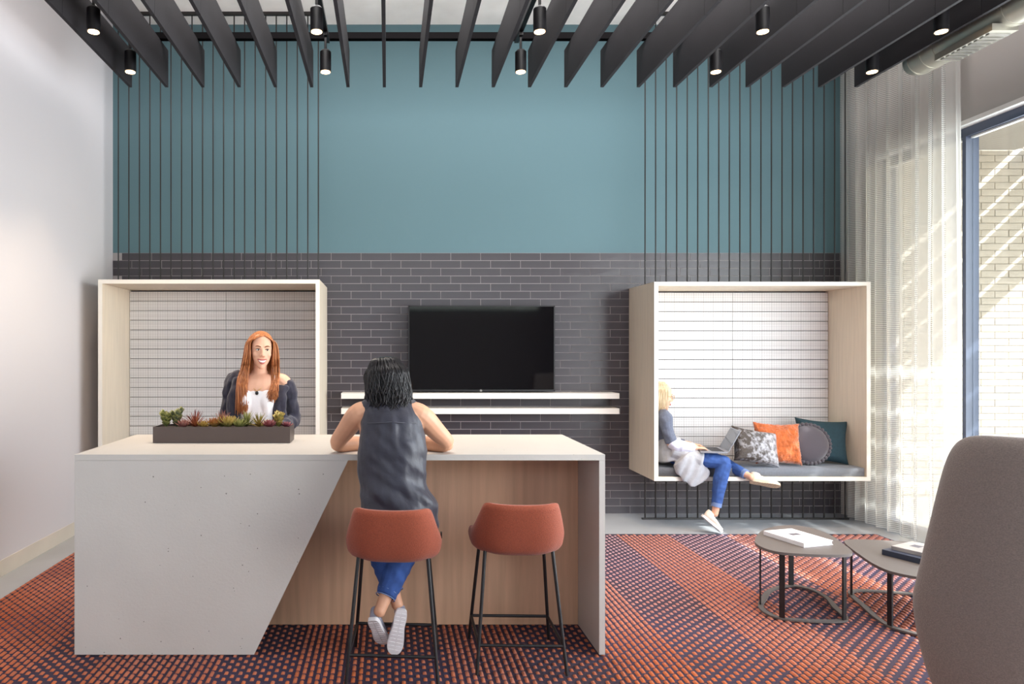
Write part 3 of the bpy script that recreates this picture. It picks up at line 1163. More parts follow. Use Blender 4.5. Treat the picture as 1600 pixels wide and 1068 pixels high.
def shell_fn(u, v):
    th = math.radians(-138 + 276 * u)
    H = interp(RIM, abs(math.degrees(th)))
    z0 = 0.572
    a, b, e = 0.232, 0.215, 2 / 3.0
    cx, cy = a * spow(math.sin(th), e), -b * spow(math.cos(th), e)
    prof = [(0, 0, 0), (0.25, 0.42, 0.0), (0.42, 0.70, 0.02), (0.55, 0.88, 0.10), (0.68, 0.98, 0.28), (0.85, 1.02, 0.66), (1.0, 0.985, 1.0)]
    i = 0
    while i < len(prof) - 2 and v > prof[i + 1][0]:
        i += 1
    t = (v - prof[i][0]) / (prof[i + 1][0] - prof[i][0])
    rr = prof[i][1] + (prof[i + 1][1] - prof[i][1]) * t
    zz = prof[i][2] + (prof[i + 1][2] - prof[i][2]) * t
    z = z0 + (H - z0) * zz
    x, y = cx * rr, cy * rr
    lean = max(0, z - 0.64)
    y -= lean * 0.24 * max(0, math.cos(th))
    x *= 1 - 0.30 * max(0, z - 0.70)
    return (x, y, z)


def stool(x, y, rot, label):
    t = thing('bar_stool', label, 'bar stool', (x, y, 0.019), 'rust bar stools at the desk', local=True, rotz=rot)
    t.location.z = 0.0195
    k = -0.0195
    bm = grid_bm(lambda u, v: V(shell_fn(u, v)) + V((0, 0, k)), 61, 22, thick=0.026)
    bmesh.ops.smooth_vert(bm, verts=bm.verts[:], factor=0.5, use_axis_x=True, use_axis_y=True, use_axis_z=True)
    bmesh.ops.remove_doubles(bm, verts=bm.verts[:], dist=0.0005)
    obj('shell', bm, M['rust'], t, smooth=True)
    bm = bmesh.new()
    n = 36
    rows = [(0.84, 0.592), (0.93, 0.604), (0.95, 0.628), (0.90, 0.645), (0.75, 0.652), (0.35, 0.654)]
    rings = []
    for rr, z in rows:
        rings.append([bm.verts.new((0.198 * rr * spow(math.cos(2 * PI * q / n), 0.65), 0.025 + 0.19 * rr * spow(math.sin(2 * PI * q / n), 0.65), z + k)) for q in range(n)])
    for A, B in zip(rings, rings[1:]):
        for q in range(n):
            bm.faces.new((A[q], A[(q + 1) % n], B[(q + 1) % n], B[q]))
    bm.faces.new(rings[0][::-1])
    bm.faces.new(rings[-1])
    obj('seat_cushion', bm, M['rust'], t, smooth=True, angle=60)
    at = lambda sx, sy, z: V((sx * (0.218 - 0.052 * z / 0.6), sy * (0.218 - 0.10 * z / 0.6), z + k))
    for sx in (-1, 1):
        for sy in (-1, 1):
            bm = bmesh.new()
            add_cyl(bm, at(sx, sy, 0.0205), at(sx, sy, 0.625 if sy < 0 else 0.60), 0.0088, 12)
            obj('leg', bm, M['black'], t, smooth=True, angle=40)
    z = 0.153
    for (a, b) in (((-1, -1), (1, -1)), ((-1, 1), (1, 1)), ((-1, -1), (-1, 1)), ((1, -1), (1, 1))):
        bm = bmesh.new()
        add_cyl(bm, at(*a, z), at(*b, z), 0.0078, 10)
        obj('footrest', bm, M['black'], t, smooth=True, angle=40)
    bm = box(0.228, 0.236, -0.03, -0.004, 0.665 + k, 0.692 + k)
    obj('fabric_tag', bm, M['black'], t)
    return t


stool(0.032, 3.43, math.radians(-3.5), 'rust upholstered bar stool under the dark-haired seated woman')
stool(0.652, 3.545, math.radians(-1.5), 'empty rust upholstered bar stool by the desk end')

# ------------------------------------------------------------------ side tables and books


def spline_loop(pts, sub=8):
    n = len(pts)
    out = []
    for i in range(n):
        p0, p1, p2, p3 = pts[i - 1], pts[i], pts[(i + 1) % n], pts[(i + 2) % n]
        for k in range(sub):
            t = k / sub
            out.append(tuple(0.5 * (2 * b + (c - a) * t + (2 * a - 5 * b + 4 * c - d) * t * t + (3 * b - a - 3 * c + d) * t ** 3)
                             for a, b, c, d in zip(p0, p1, p2, p3)))
    return out


def side_table(pts, legs, h, label):
    cx = sum(p[0] for p in pts) / len(pts)
    cy = sum(p[1] for p in pts) / len(pts)
    t = thing('side_table', label, 'side table', (cx, cy, 0.0195), 'grey side tables on the rug')
    loop = spline_loop(pts)
    bm = bmesh.new()
    add_prism(bm, loop, 2, h - 0.016, h)
    obj('tabletop', bm, M['tabletop'], t, bevel=0.003, seg=1)
    # flat steel ring on the floor
    bm = bmesh.new()
    n = len(loop)
    rings = []
    for i, p in enumerate(loop):
        d = V((p[0] - cx, p[1] - cy))
        o_ = V((cx, cy)) + d * (1 - 0.02 / d.length)
        q_ = V((cx, cy)) + d * (1 - 0.055 / d.length)
        rings.append([bm.verts.new((*o_, 0.0205)), bm.verts.new((*o_, 0.030)), bm.verts.new((*q_, 0.030)), bm.verts.new((*q_, 0.0205))])
    for i in range(n):
        A, B = rings[i], rings[(i + 1) % n]
        for k in range(4):
            bm.faces.new((A[k], A[(k + 1) % 4], B[(k + 1) % 4], B[k]))
    obj('base_ring', bm, M['tabletop'], t)
    for lx_, ly_ in legs:
        # nearest rim point
        p = min(loop, key=lambda q: (q[0] - lx_) ** 2 + (q[1] - ly_) ** 2)
        i = loop.index(p)
        tg = (V(loop[(i + 1) % n]) - V(loop[i - 1])).normalized()
        d = V((cx - p[0], cy - p[1])).normalized()
        c = V(p) + d * 0.034
        bm = bmesh.new()
        nn = V((-tg.y, tg.x))
        poly = [c + tg * a * 0.015 + nn * b * 0.005 for a, b in ((-1, -1), (1, -1), (1, 1), (-1, 1))]
        add_prism(bm, [tuple(q) for q in poly], 2, 0.0305, h - 0.0165)
        obj('leg', bm, M['black'], t)
    return t


side_table([(2.285, 4.30), (2.47, 4.53), (2.68, 4.635), (2.79, 4.57), (2.81, 4.40), (2.76, 4.20), (2.695, 4.01), (2.60, 3.955),
            (2.42, 3.965), (2.26, 4.02), (2.225, 4.15)],
           [(2.26, 4.25), (2.25, 3.97), (2.66, 3.95), (2.70, 4.63)], 0.42, 'grey rounded side table with one white book, beside the desk')
side_table([(2.945, 4.45), (3.02, 4.535), (3.2, 4.53), (3.42, 4.46), (3.54, 4.34), (3.55, 4.10), (3.46, 3.85), (3.25, 3.70), (3.02, 3.70), (2.84, 3.84), (2.82, 4.0), (2.88, 4.25)],
           [(2.96, 4.45), (2.82, 3.89), (3.4, 3.8), (3.45, 4.45)], 0.35, 'low grey side table holding two stacked books, behind the armchair')


def book(x, y, z, w, l, h, rot, cover, label, plate=None):
    t = thing('book', label, 'book', (x, y, z), 'books on the side tables', local=True, rotz=rot)
    c = 0.0025
    bm = bmesh.new()
    add_box(bm, -w / 2, w / 2, -l / 2, l / 2, 0, c)
    add_box(bm, -w / 2, w / 2, -l / 2, l / 2, h - c, h)
    add_box(bm, -w / 2 - 0.0005, -w / 2 + c, -l / 2, l / 2, c, h - c)
    cv = obj('cover', bm, cover, t)
    obj('page_block', box(-w / 2 + c + 0.0005, w / 2 - 0.004, -l / 2 + 0.004, l / 2 - 0.004, c + 0.0003, h - c - 0.0003), M['paper'], t)
    if plate:
        obj('cover_print', box(*plate, h, h + 0.0004), M['print_dark'], cv)
    return t


book(2.53, 4.27, 0.4205, 0.22, 0.30, 0.026, math.radians(16), M['cover_white'], 'white book with a small dark title block on the taller side table', (-0.025, 0.045, 0.01, 0.05))
book(3.19, 4.10, 0.3505, 0.27, 0.33, 0.032, math.radians(24), M['cover_navy'], 'thick navy book lying under a grey one on the low table')
book(3.22, 4.12, 0.3828, 0.23, 0.28, 0.022, math.radians(27), M['cover_grey'], 'grey photo-cover book on top of the navy book', (-0.02, 0.04, 0.04, 0.09))

# ------------------------------------------------------------------ lounge chair, seen from behind
ch = thing('lounge_chair', 'tall taupe fabric lounge chair seen from behind in the right corner', 'chair', (2.577, 2.72, 0.0195), local=True, rotz=math.radians(-35))


def slab_bm(n=33):
    """tall rounded upholstered back, tapering upwards, a little wrapped and reclined"""
    bm = bmesh.new()
    G = []
    for side in (1, -1):
        g = []
        for i in range(n):
            row = []
            for j in range(n):
                a, b = math.sin((i / (n - 1) - 0.5) * PI), math.sin((j / (n - 1) - 0.5) * PI)
                a, b = a + 1e-5, b + 1e-5
                m = max(abs(a), abs(b))
                f = ((abs(a) / m) ** 9 + (abs(b) / m) ** 9) ** (-1 / 9)
                aa, bb = a * f, b * f
                z = 0.68 + 0.56 * bb
                w = 0.415 * (1 - 0.29 * max(0, (z - 0.56) / 0.68)) * (1 - 0.20 * max(0, (0.56 - z) / 0.44) ** 1.6)
                y = -0.22 - 0.07 * max(0, z - 0.5) + 0.07 * abs(aa) ** 2.2
                th = 0.045 * max(0.0, 1 - m ** 12) ** 0.5 + 0.006
                row.append(bm.verts.new((aa * w, y - side * th, z)))
            g.append(row)
        G.append(g)
    for g in G:
        for i in range(n - 1):
            for j in range(n - 1):
                bm.faces.new((g[i][j], g[i + 1][j], g[i + 1][j + 1], g[i][j + 1]))
    A, B = G
    edge = [(i, 0) for i in range(n)] + [(n - 1, j) for j in range(1, n)] + [(i, n - 1) for i in range(n - 2, -1, -1)] + [(0, j) for j in range(n - 2, 0, -1)]
    for k in range(len(edge)):
        p, q = edge[k], edge[(k + 1) % len(edge)]
        bm.faces.new((A[p[0]][p[1]], A[q[0]][q[1]], B[q[0]][q[1]], B[p[0]][p[1]]))
    return bm


obj('backrest', slab_bm(), M['taupe'], ch, smooth=True)
obj('seat', box(-0.30, 0.31, -0.14, 0.44, 0.24, 0.43), M['taupe'], ch, bevel=0.04, seg=3, smooth=True)
for sx in (-1, 1):
    for sy in (-0.05, 0.36):
        bm = bmesh.new()
        add_cyl(bm, (sx * 0.25, sy, 0.0), (sx * 0.22, sy, 0.245), 0.012, 10, 0.016)
        obj('leg', bm, M['black'], ch, smooth=True, angle=40)

# ------------------------------------------------------------------ pillows on the bench
SEAT_Z = RP[3] + PT + 0.076


def pillow_bm(w, h, d, n=22, pinch=0.10, wr=0.004, seed=0, fuzz=0.0):
    bm = bmesh.new()
    G = []
    for side in (1, -1):
        g = []
        for i in range(n):
            row = []
            for j in range(n):
                a, b = i / (n - 1) * 2 - 1, j / (n - 1) * 2 - 1
                x = a * w / 2 * (1 - pinch * (1 - b * b) * abs(a) ** 3)
                z = b * h / 2 * (1 - pinch * (1 - a * a) * abs(b) ** 3)
                th = d / 2 * (max(0, (1 - a ** 4)) * max(0, (1 - b ** 4))) ** 0.55 + 0.004
                th += wr * noise.noise(V((a * 3.2 + seed, b * 3.2, side)))
                if fuzz:
                    th += fuzz * noise.noise(V((a * 9 + seed, b * 6, side * 3))) + 0.5 * fuzz * random.uniform(-1, 1)
                    x += fuzz * 0.6 * random.uniform(-1, 1)
                    z += fuzz * 0.6 * random.uniform(-1, 1)
                row.append(bm.verts.new((x, -side * th, z)))
            g.append(row)
        G.append(g)
    for g in G:
        for i in range(n - 1):
            for j in range(n - 1):
                bm.faces.new((g[i][j], g[i + 1][j], g[i + 1][j + 1], g[i][j + 1]))
    A, B = G
    edge = [(i, 0) for i in range(n)] + [(n - 1, j) for j in range(1, n)] + [(i, n - 1) for i in range(n - 2, -1, -1)] + [(0, j) for j in range(n - 2, 0, -1)]
    for k in range(len(edge)):
        p, q = edge[k], edge[(k + 1) % len(edge)]
        bm.faces.new((A[p[0]][p[1]], A[q[0]][q[1]], B[q[0]][q[1]], B[p[0]][p[1]]))
    return bm


def pose(bm, rx=0, ry=0, rz=0, loc=(0, 0, 0), zmin=None):
    m = Matrix.Rotation(math.radians(rz), 4, 'Z') @ Matrix.Rotation(math.radians(rx), 4, 'X') @ Matrix.Rotation(math.radians(ry), 4, 'Y')
    bmesh.ops.transform(bm, matrix=m, verts=bm.verts[:])
    dz = loc[2]
    if zmin is not None:
        dz = zmin - min(v.co.z for v in bm.verts)
    bmesh.ops.translate(bm, verts=bm.verts[:], vec=(loc[0], loc[1], dz))
    return Matrix.Translation((loc[0], loc[1], dz)) @ m


def pillow(name, bm, m, label, **k):
    pose(bm, **k)
    o = obj(name, bm, m, smooth=True)
    tag(o, label, 'pillow', 'pillows on the pod bench')
    rebase(o, (k['loc'][0], k['loc'][1], k['zmin']))
    return o


pillow('pillow', pillow_bm(0.44, 0.40, 0.13, seed=1), M['tealcloth'], 'dark teal square pillow against the right side of the pod',
       rx=-14, ry=4, rz=-14, loc=(4.025, 6.42, 0), zmin=SEAT_Z)
pillow('pillow', pillow_bm(0.40, 0.385, 0.14, n=48, seed=4, wr=0.014, fuzz=0.006), M['fur'], 'orange plush fur pillow between the sequined and the round pillow',
       rx=-16, ry=2, rz=-6, loc=(3.565, 6.325, 0), zmin=SEAT_Z)
pillow('pillow', pillow_bm(0.44, 0.32, 0.12, seed=9), M['sequin'], 'silver and bronze sequined pillow beside the open laptop',
       rx=-20, ry=10, rz=10, loc=(3.31, 6.225, 0), zmin=SEAT_Z - 0.003)
# round pillow with pom-pom fringe
R_ = 0.17
bm = bmesh.new()
add_ball(bm, (0, 0, 0), (R_, 0.06, R_), 32, 16)
mt = pose(bm, rx=-15, rz=-8, loc=(3.86, 6.34, 0), zmin=SEAT_Z + 0.028)
rp = obj('pillow', bm, M['charcoal'], smooth=True)
tag(rp, 'round charcoal velvet pillow with a pom-pom fringe', 'pillow', 'pillows on the pod bench')
rebase(rp, (3.86, 6.34, SEAT_Z))
for k in range(32):
    w = 2 * PI * k / 32
    bm = bmesh.new()
    add_ball(bm, mt @ V((math.cos(w) * (R_ + 0.008), 0, math.sin(w) * (R_ + 0.008))), 0.0205, 8, 6)
    for v in bm.verts:
        v.co += V((random.uniform(-1, 1), random.uniform(-1, 1), random.uniform(-1, 1))) * 0.002
    obj('pompom', bm, M['charcoal'], rp, smooth=True)

# ------------------------------------------------------------------ laptop on the seated woman's lap
lap = thing('laptop', 'open grey laptop on the lap of the blonde woman', 'laptop', (2.89, 6.19, 0.70), local=True, rotz=math.radians(-12))
obj('keyboard_base', box(-0.115, 0.105, -0.155, 0.155, 0.0, 0.014), M['laptop'], lap, bevel=0.003)
bm = bmesh.new()
for a in range(5):
    for b in range(13):
        add_box(bm, -0.02 + a * 0.021, -0.003 + a * 0.021, -0.137 + b * 0.0212, -0.119 + b * 0.0212, 0.0142, 0.0155)
obj('keys', bm, M['keys'], lap)
mt2 = Matrix.Translation((0.105, 0, 0.010)) @ Matrix.Rotation(math.radians(28), 4, 'Y')
bm = box(0.0, 0.006, -0.155, 0.155, 0.004, 0.215)
bmesh.ops.transform(bm, matrix=mt2, verts=bm.verts[:])
lid = obj('lid', bm, M['laptop'], lap)
bm = box(-0.0015, -0.0003, -0.148, 0.148, 0.012, 0.208)
bmesh.ops.transform(bm, matrix=mt2, verts=bm.verts[:])
obj('display', bm, M['screen'], lid)

# ------------------------------------------------------------------ people


def hand(bm, wrist, d, nrm, thumb, curl=0.5, sc=1.0):
    """palm and five bent fingers; d points to the fingertips, nrm out of the palm, thumb to the thumb side"""
    d, nrm = V(d).normalized(), V(nrm).normalized()
    th = V(thumb)
    th = (th - d * th.dot(d)).normalized()
    nrm = (nrm - d * nrm.dot(d) - th * nrm.dot(th)).normalized()
    w = V(wrist)
    add_loft(bm, [w, w + d * 0.045 * sc, w + d * 0.085 * sc], [(0.025 * sc, 0.017 * sc), (0.037 * sc, 0.0145 * sc), (0.036 * sc, 0.0115 * sc)], side=th, n=12, sub=3)
    for i, (L, r) in enumerate(((0.068, 0.0082), (0.076, 0.0085), (0.070, 0.0082), (0.054, 0.0075))):
        off = (0.0275 - i * 0.0183) * sc
        p = w + d * (0.078 - abs(i - 1) * 0.003) * sc + th * off
        pts, rad, ang = [p], [r * sc], 0.12 + 0.12 * i * 0.3
        for q, fl in enumerate((0.42, 0.32, 0.26)):
            ang += curl * (0.45 if q == 0 else 0.6)
            dd = d * math.cos(ang) + nrm * math.sin(ang) + th * (0.10 - 0.07 * i)
            p = p + dd.normalized() * L * fl * sc
            pts.append(p)
            rad.append(r * sc * (0.97 - 0.12 * (q + 1)))
        add_loft(bm, pts, rad, side=th, n=10, sub=3)
    p = w + d * 0.022 * sc + th * 0.024 * sc
    a = (d * 0.55 + th * 0.8 + nrm * 0.25).normalized()
    b = (d * 0.9 + th * 0.35 + nrm * 0.3).normalized()
    add_loft(bm, [p, p + a * 0.034 * sc, p + a * 0.034 * sc + b * 0.03 * sc, p + a * 0.034 * sc + b * 0.052 * sc],
             [0.0125 * sc, 0.0105 * sc, 0.0092 * sc, 0.0078 * sc], side=nrm, n=10, sub=3)


def add_head(bm, H):
    """head facing -y in its own frame, origin at the middle of the head"""
    add_ball(bm, (0, 0.016, 0.030), (0.074, 0.093, 0.092), 20, 14, H)
    add_loft(bm, [(0, -0.028, 0.075), (0, -0.036, 0.02), (0, -0.040, -0.035), (0, -0.048, -0.078), (0, -0.062, -0.104)],
             [(0.060, 0.048), (0.066, 0.054), (0.061, 0.050), (0.045, 0.040), (0.022, 0.020)], side=(1, 0, 0), n=18, sub=4, mtx=H)
    add_loft(bm, [(0, -0.088, 0.018), (0, -0.099, -0.008), (0, -0.106, -0.026)], [0.0075, 0.009, 0.0125], n=10, sub=3, mtx=H)
    for s in (-1, 1):
        add_ball(bm, (s * 0.011, -0.098, -0.030), (0.009, 0.010, 0.008), 8, 6, H)
        add_ball(bm, (s * 0.040, -0.064, -0.022), (0.022, 0.020, 0.020), 10, 8, H)
        add_ball(bm, (s * 0.076, 0.012, -0.004), (0.008, 0.019, 0.030), 10, 8, H)
        add_loft(bm, [(s * 0.012, -0.088, 0.026), (s * 0.034, -0.082, 0.029), (s * 0.052, -0.066, 0.020)], [0.0075, 0.0085, 0.007], n=8, sub=3, mtx=H)


def face_parts(H, parent, smile=False, brow='brow', face_y=0.0):
    for s in (-1, 1):
        bm = bmesh.new()
        add_ball(bm, (s * 0.030, -0.0815, 0.008), (0.0125, 0.0095, 0.0055), 12, 8, H)
        e = obj('eye', bm, M['eye_white'], parent, smooth=True)
        bm = bmesh.new()
        add_ball(bm, (s * 0.030 + 0.002, -0.0885, 0.008), (0.0054, 0.0034, 0.0054), 10, 6, H)
        obj('iris', bm, M['iris'], e, smooth=True)
        bm = bmesh.new()
        add_loft(bm, [H @ V(p) for p in ((s * 0.014, -0.094, 0.028), (s * 0.032, -0.090, 0.034), (s * 0.050, -0.072, 0.028))],
                 [(0.0035, 0.0035), (0.0042, 0.0042), (0.002, 0.002)], n=6, sub=3)
        obj('eyebrow', bm, M[brow], parent, smooth=True)
        bm = bmesh.new()
        add_loft(bm, [H @ V(p) for p in ((s * 0.017, -0.088, 0.011), (s * 0.030, -0.0925, 0.0155), (s * 0.043, -0.082, 0.011))],
                 [0.0016, 0.0022, 0.0014], n=6, sub=3)
        obj('eyelash', bm, M['iris'], parent, smooth=True)
    w = 0.030 if smile else 0.021
    up = 0.009 if smile else 0.0
    bm = bmesh.new()
    add_loft(bm, [H @ V(p) for p in ((-w, -0.078, -0.060 + up), (-0.010, -0.0925, -0.0575), (0.010, -0.0925, -0.0575), (w, -0.078, -0.060 + up))],
             [0.002, 0.0045, 0.0045, 0.002], n=8, sub=4)
    obj('upper_lip', bm, M['lips'], parent, smooth=True)
    lo = -0.077 if smile else -0.066
    bm = bmesh.new()
    add_loft(bm, [H @ V(p) for p in ((-w, -0.078, -0.060 + up), (-0.010, -0.091, lo), (0.010, -0.091, lo), (w, -0.078, -0.060 + up))],
             [0.002, 0.0052, 0.0052, 0.002], n=8, sub=4)
    obj('lower_lip', bm, M['lips'], parent, smooth=True)
    if smile:
        bm = bmesh.new()
        add_loft(bm, [H @ V(p) for p in ((-0.024, -0.081, -0.058), (-0.009, -0.0925, -0.0665), (0.009, -0.0925, -0.0665), (0.024, -0.081, -0.058))],
                 [0.003, 0.0072, 0.0072, 0.003], n=8, sub=4)
        obj('teeth', bm, M['teeth'], parent, smooth=True)


def shoe(heel, toe, up, parent, mu, ms, sc=1.0, name='shoe', lace=True):
    """a trainer: upper, sole with tread grooves and laces; heel and toe are ends of the sole bottom"""
    heel, toe = V(heel), V(toe)
    L = (toe - heel).length
    fx = (toe - heel).normalized()
    up = V(up)
    fz = (up - fx * up.dot(fx)).normalized()
    fy = fz.cross(fx)
    m = Matrix.Translation(heel) @ Matrix((fx, fy, fz)).transposed().to_4x4() @ Matrix.Diagonal((L / 0.26, L / 0.26, L / 0.26, 1))
    bm = bmesh.new()
    add_loft(bm, [(0.032, 0, 0.048), (0.085, 0, 0.048), (0.15, 0.002, 0.042), (0.205, 0.003, 0.032), (0.235, 0, 0.030)],
             [(0.031, 0.030), (0.034, 0.034), (0.040, 0.028), (0.042, 0.020), (0.030, 0.016)], side=(0, 1, 0), n=16, sub=4, mtx=m)
    add_loft(bm, [(0.045, 0, 0.05), (0.052, 0, 0.095)], [(0.032, 0.042), (0.034, 0.044)], side=(0, 1, 0), n=14, sub=3, cap=0.2, mtx=m)
    u = obj(name, fuse(bm, 0.005, 4), mu, parent, smooth=True)
    prof = [(0.0, 0.018), (0.012, 0.030), (0.05, 0.035), (0.10, 0.033), (0.16, 0.042), (0.21, 0.045), (0.245, 0.033), (0.26, 0.012)]
    poly = [(x, -w) for x, w in prof] + [(x, w) for x, w in reversed(prof)]
    poly = catmull([*poly, poly[0]], 3)[:-1]
    bm = bmesh.new()
    add_prism(bm, poly, 2, 0.0, 0.024)
    es = [e for e in bm.edges if e.calc_face_angle(0) > 0.8]
    bmesh.ops.bevel(bm, geom=es, offset=0.005, segments=2, affect='EDGES')
    bmesh.ops.transform(bm, matrix=m, verts=bm.verts[:])
    so = obj('sole', bm, ms, u, smooth=True, angle=50)
    bm = bmesh.new()
    for k in range(11):
        x = 0.02 + k * 0.021
        for q in (-1, 1):
            w = interp(prof, x) * 0.84
            b2 = add_box(bm, x, x + 0.012, min(q * 0.004, q * w), max(q * 0.004, q * w), -0.0035, 0.001)
    bmesh.ops.transform(bm, matrix=m, verts=bm.verts[:])
    obj('tread', bm, ms, u)
    if lace:
        bm = bmesh.new()
        for k in range(4):
            x = 0.105 + k * 0.022
            z = 0.078 - k * 0.0065
            add_tube(bm, [m @ V((x, -0.026, z - 0.010)), m @ V((x + 0.004, -0.01, z + 0.001)), m @ V((x + 0.008, 0.01, z + 0.001)), m @ V((x + 0.012, 0.026, z - 0.010))], 0.003, 6)
        obj('laces', bm, ms, u, smooth=True)
    return u


def strands(bm, n, fn, r0=0.004, r1=0.0012, sub=4):
    for i in range(n):
        pts = fn(i, n)
        pts = [p[:3] for p in catmull([tuple(p) for p in pts], sub)]
        add_tube(bm, pts, r0, 4, r1)


def head_matrix(c, yaw, pitch=0.0, roll=0.0):
    return Matrix.Translation(c) @ Matrix.Rotation(math.radians(yaw), 4, 'Z') @ Matrix.Rotation(math.radians(roll), 4, 'Y') @ Matrix.Rotation(math.radians(pitch), 4, 'X')


def person(bm, m, label, base, voxel=0.005):
    o = obj('person', fuse(bm, voxel, 4), m, smooth=True)
    tag(o, label, 'person')
    rebase(o, base)
    return o


# --- the standing woman behind the desk
B = V((-0.862, 4.63, 0.0))
P = lambda x, y, z: B + V((x, y, z))
H1 = head_matrix(P(0.016, -0.018, 1.588), 17, 2, 2)
bm = bmesh.new()
add_loft(bm, [P(0, 0, 0.90), P(0, 0, 1.06), P(0, -0.005, 1.22), P(0, -0.005, 1.33), P(0, 0.012, 1.405), P(0, 0.016, 1.435)],
         [(0.160, 0.105), (0.125, 0.088), (0.145, 0.098), (0.160, 0.095), (0.125, 0.062), (0.062, 0.05)], n=20)
add_loft(bm, [P(0, 0.018, 1.41), P(0.006, 0.004, 1.47), P(0.012, -0.008, 1.53)], [0.05, 0.045, 0.047])
add_head(bm, H1)
for s in (-1, 1):
    add_loft(bm, [P(s * 0.10, 0.012, 1.395), P(s * 0.165, 0.014, 1.375), P(s * 0.195, 0.02, 1.27), P(s * 0.215, 0.025, 1.135), P(s * 0.17, -0.10, 1.10), P(s * 0.10, -0.225, 1.083)],
             [0.046, 0.05, 0.042, 0.037, 0.034, 0.024], side=(0, 1, 0))
    hand(bm, P(s * 0.10, -0.225, 1.083), (-s * 0.75, -0.62, -0.08), (0, 0, -1), (0, -0.9, 0.3), 0.35, 0.95)
    add_loft(bm, [P(s * 0.085, 0, 0.88), P(s * 0.09, -0.01, 0.5), P(s * 0.09, 0.01, 0.12), P(s * 0.09, 0.0, 0.06)], [0.085, 0.055, 0.036, 0.036])
w1 = person(bm, M['skin'], 'smiling person with long red hair standing behind the desk in navy cardigan', B)
face_parts(H1, w1, smile=True)
# white top
bm = bmesh.new()
add_loft(bm, [P(0, 0, 0.96), P(0, -0.002, 1.08), P(0, -0.007, 1.2), P(0, -0.008, 1.285), P(0, -0.004, 1.325)],
         [(0.152, 0.108), (0.135, 0.1), (0.152, 0.108), (0.160, 0.106), (0.140, 0.090)], n=22, cap=0.15)
for s in (-1, 1):
    add_loft(bm, [P(s * 0.06, -0.066, 1.30), P(s * 0.066, -0.078, 1.25), P(s * 0.06, -0.07, 1.18)], [0.045, 0.052, 0.042])
    add_loft(bm, [P(s * 0.09, -0.088, 1.29), P(s * 0.108, -0.060, 1.375), P(s * 0.108, 0.0, 1.432), P(s * 0.10, 0.07, 1.36)], [0.011, 0.0075, 0.0075, 0.010], n=8)
obj('tank_top', fuse(bm, 0.005, 9), M['white_cloth'], w1, smooth=True)
# cardigan: two open front halves, back and sleeves; it has slipped off her left shoulder
bm = bmesh.new()
for s in (-1, 1):
    drop = -0.012 if s < 0 else 0.030
    add_loft(bm, [P(s * (0.145 + drop * 0.9), 0.016, 1.405 - drop), P(s * (0.182 + drop * 0.35), 0.018, 1.372 - drop), P(s * 0.206, 0.022, 1.26), P(s * 0.226, 0.028, 1.13), P(s * 0.178, -0.10, 1.103), P(s * 0.115, -0.20, 1.09)],
             [0.045, 0.056, 0.050, 0.048, 0.046, 0.040], side=(0, 1, 0), cap=0.4)
    add_loft(bm, [P(s * (0.135 + drop), -0.045, 1.385 - drop), P(s * 0.150, -0.072, 1.28), P(s * 0.150, -0.075, 1.14), P(s * 0.150, -0.07, 0.98), P(s * 0.15, -0.06, 0.84)],
             [(0.042, 0.022), (0.046, 0.030), (0.046, 0.028), (0.046, 0.026), (0.05, 0.026)], n=12, cap=0.3)
add_loft(bm, [P(0, 0.055, 1.40), P(0, 0.062, 1.25), P(0, 0.055, 1.05), P(0, 0.06, 0.82)], [(0.165, 0.03), (0.178, 0.045), (0.165, 0.05), (0.185, 0.06)], n=18, cap=0.3)
obj('cardigan', fuse(bm, 0.005, 4, (0.009, 30, (1, 1, 0.7))), M['navy_cloth'], w1, smooth=True)
bm = bmesh.new()
for s in (-1, 1):
    add_loft(bm, [P(s * 0.07, 0, 0.93), P(s * 0.09, 0, 0.75), P(s * 0.092, -0.01, 0.48), P(s * 0.09, 0.012, 0.13)], [(0.10, 0.115), 0.095, 0.068, 0.05], cap=0.2)
obj('jeans', fuse(bm, 0.008, 3), M['jeans'], w1, smooth=True)
for s in (-1, 1):
    shoe(P(s * 0.095, 0.06, 0.024), P(s * 0.115, -0.19, 0.024), (0, 0, 1), w1, M['shoe_grey'], M['sole'])
# necklaces
bm = bmesh.new()
add_tube(bm, [P(0.004 + 0.058 * math.sin(a), 0.004 - 0.062 * math.cos(a), 1.405 - 0.012 * math.cos(a)) for a in [2 * PI * k / 32 for k in range(32)]], 0.0022, 6, closed=True)
nk = obj('necklace', bm, M['gold'], w1, smooth=True)
bm = bmesh.new()
add_tube(bm, [P(0.006 - 0.058, -0.045, 1.395), P(-0.030, -0.088, 1.352), P(0.006, -0.110, 1.322), P(0.040, -0.088, 1.352), P(0.006 + 0.058, -0.045, 1.395)], 0.0018, 6)
n2 = obj('necklace', bm, M['gold'], w1, smooth=True)
bm = bmesh.new()
add_ball(bm, P(0.006, -0.114, 1.312), (0.012, 0.006, 0.013), 12, 8)
obj('pendant', bm, M['onyx'], n2, smooth=True)
# long hair
bm = bmesh.new()
add_ball(bm, (0, 0.030, 0.042), (0.086, 0.096, 0.092), 20, 14, H1)
add_loft(bm, [(0, 0.065, 0.03), (0, 0.075, -0.10), (0, 0.085, -0.22)], [(0.085, 0.05), (0.098, 0.045), (0.11, 0.03)], mtx=H1, n=18)
hr = obj('hair', fuse(bm, 0.006, 3), M['hair_red'], w1, smooth=True)
bm = bmesh.new()
rh = random.Random(3)


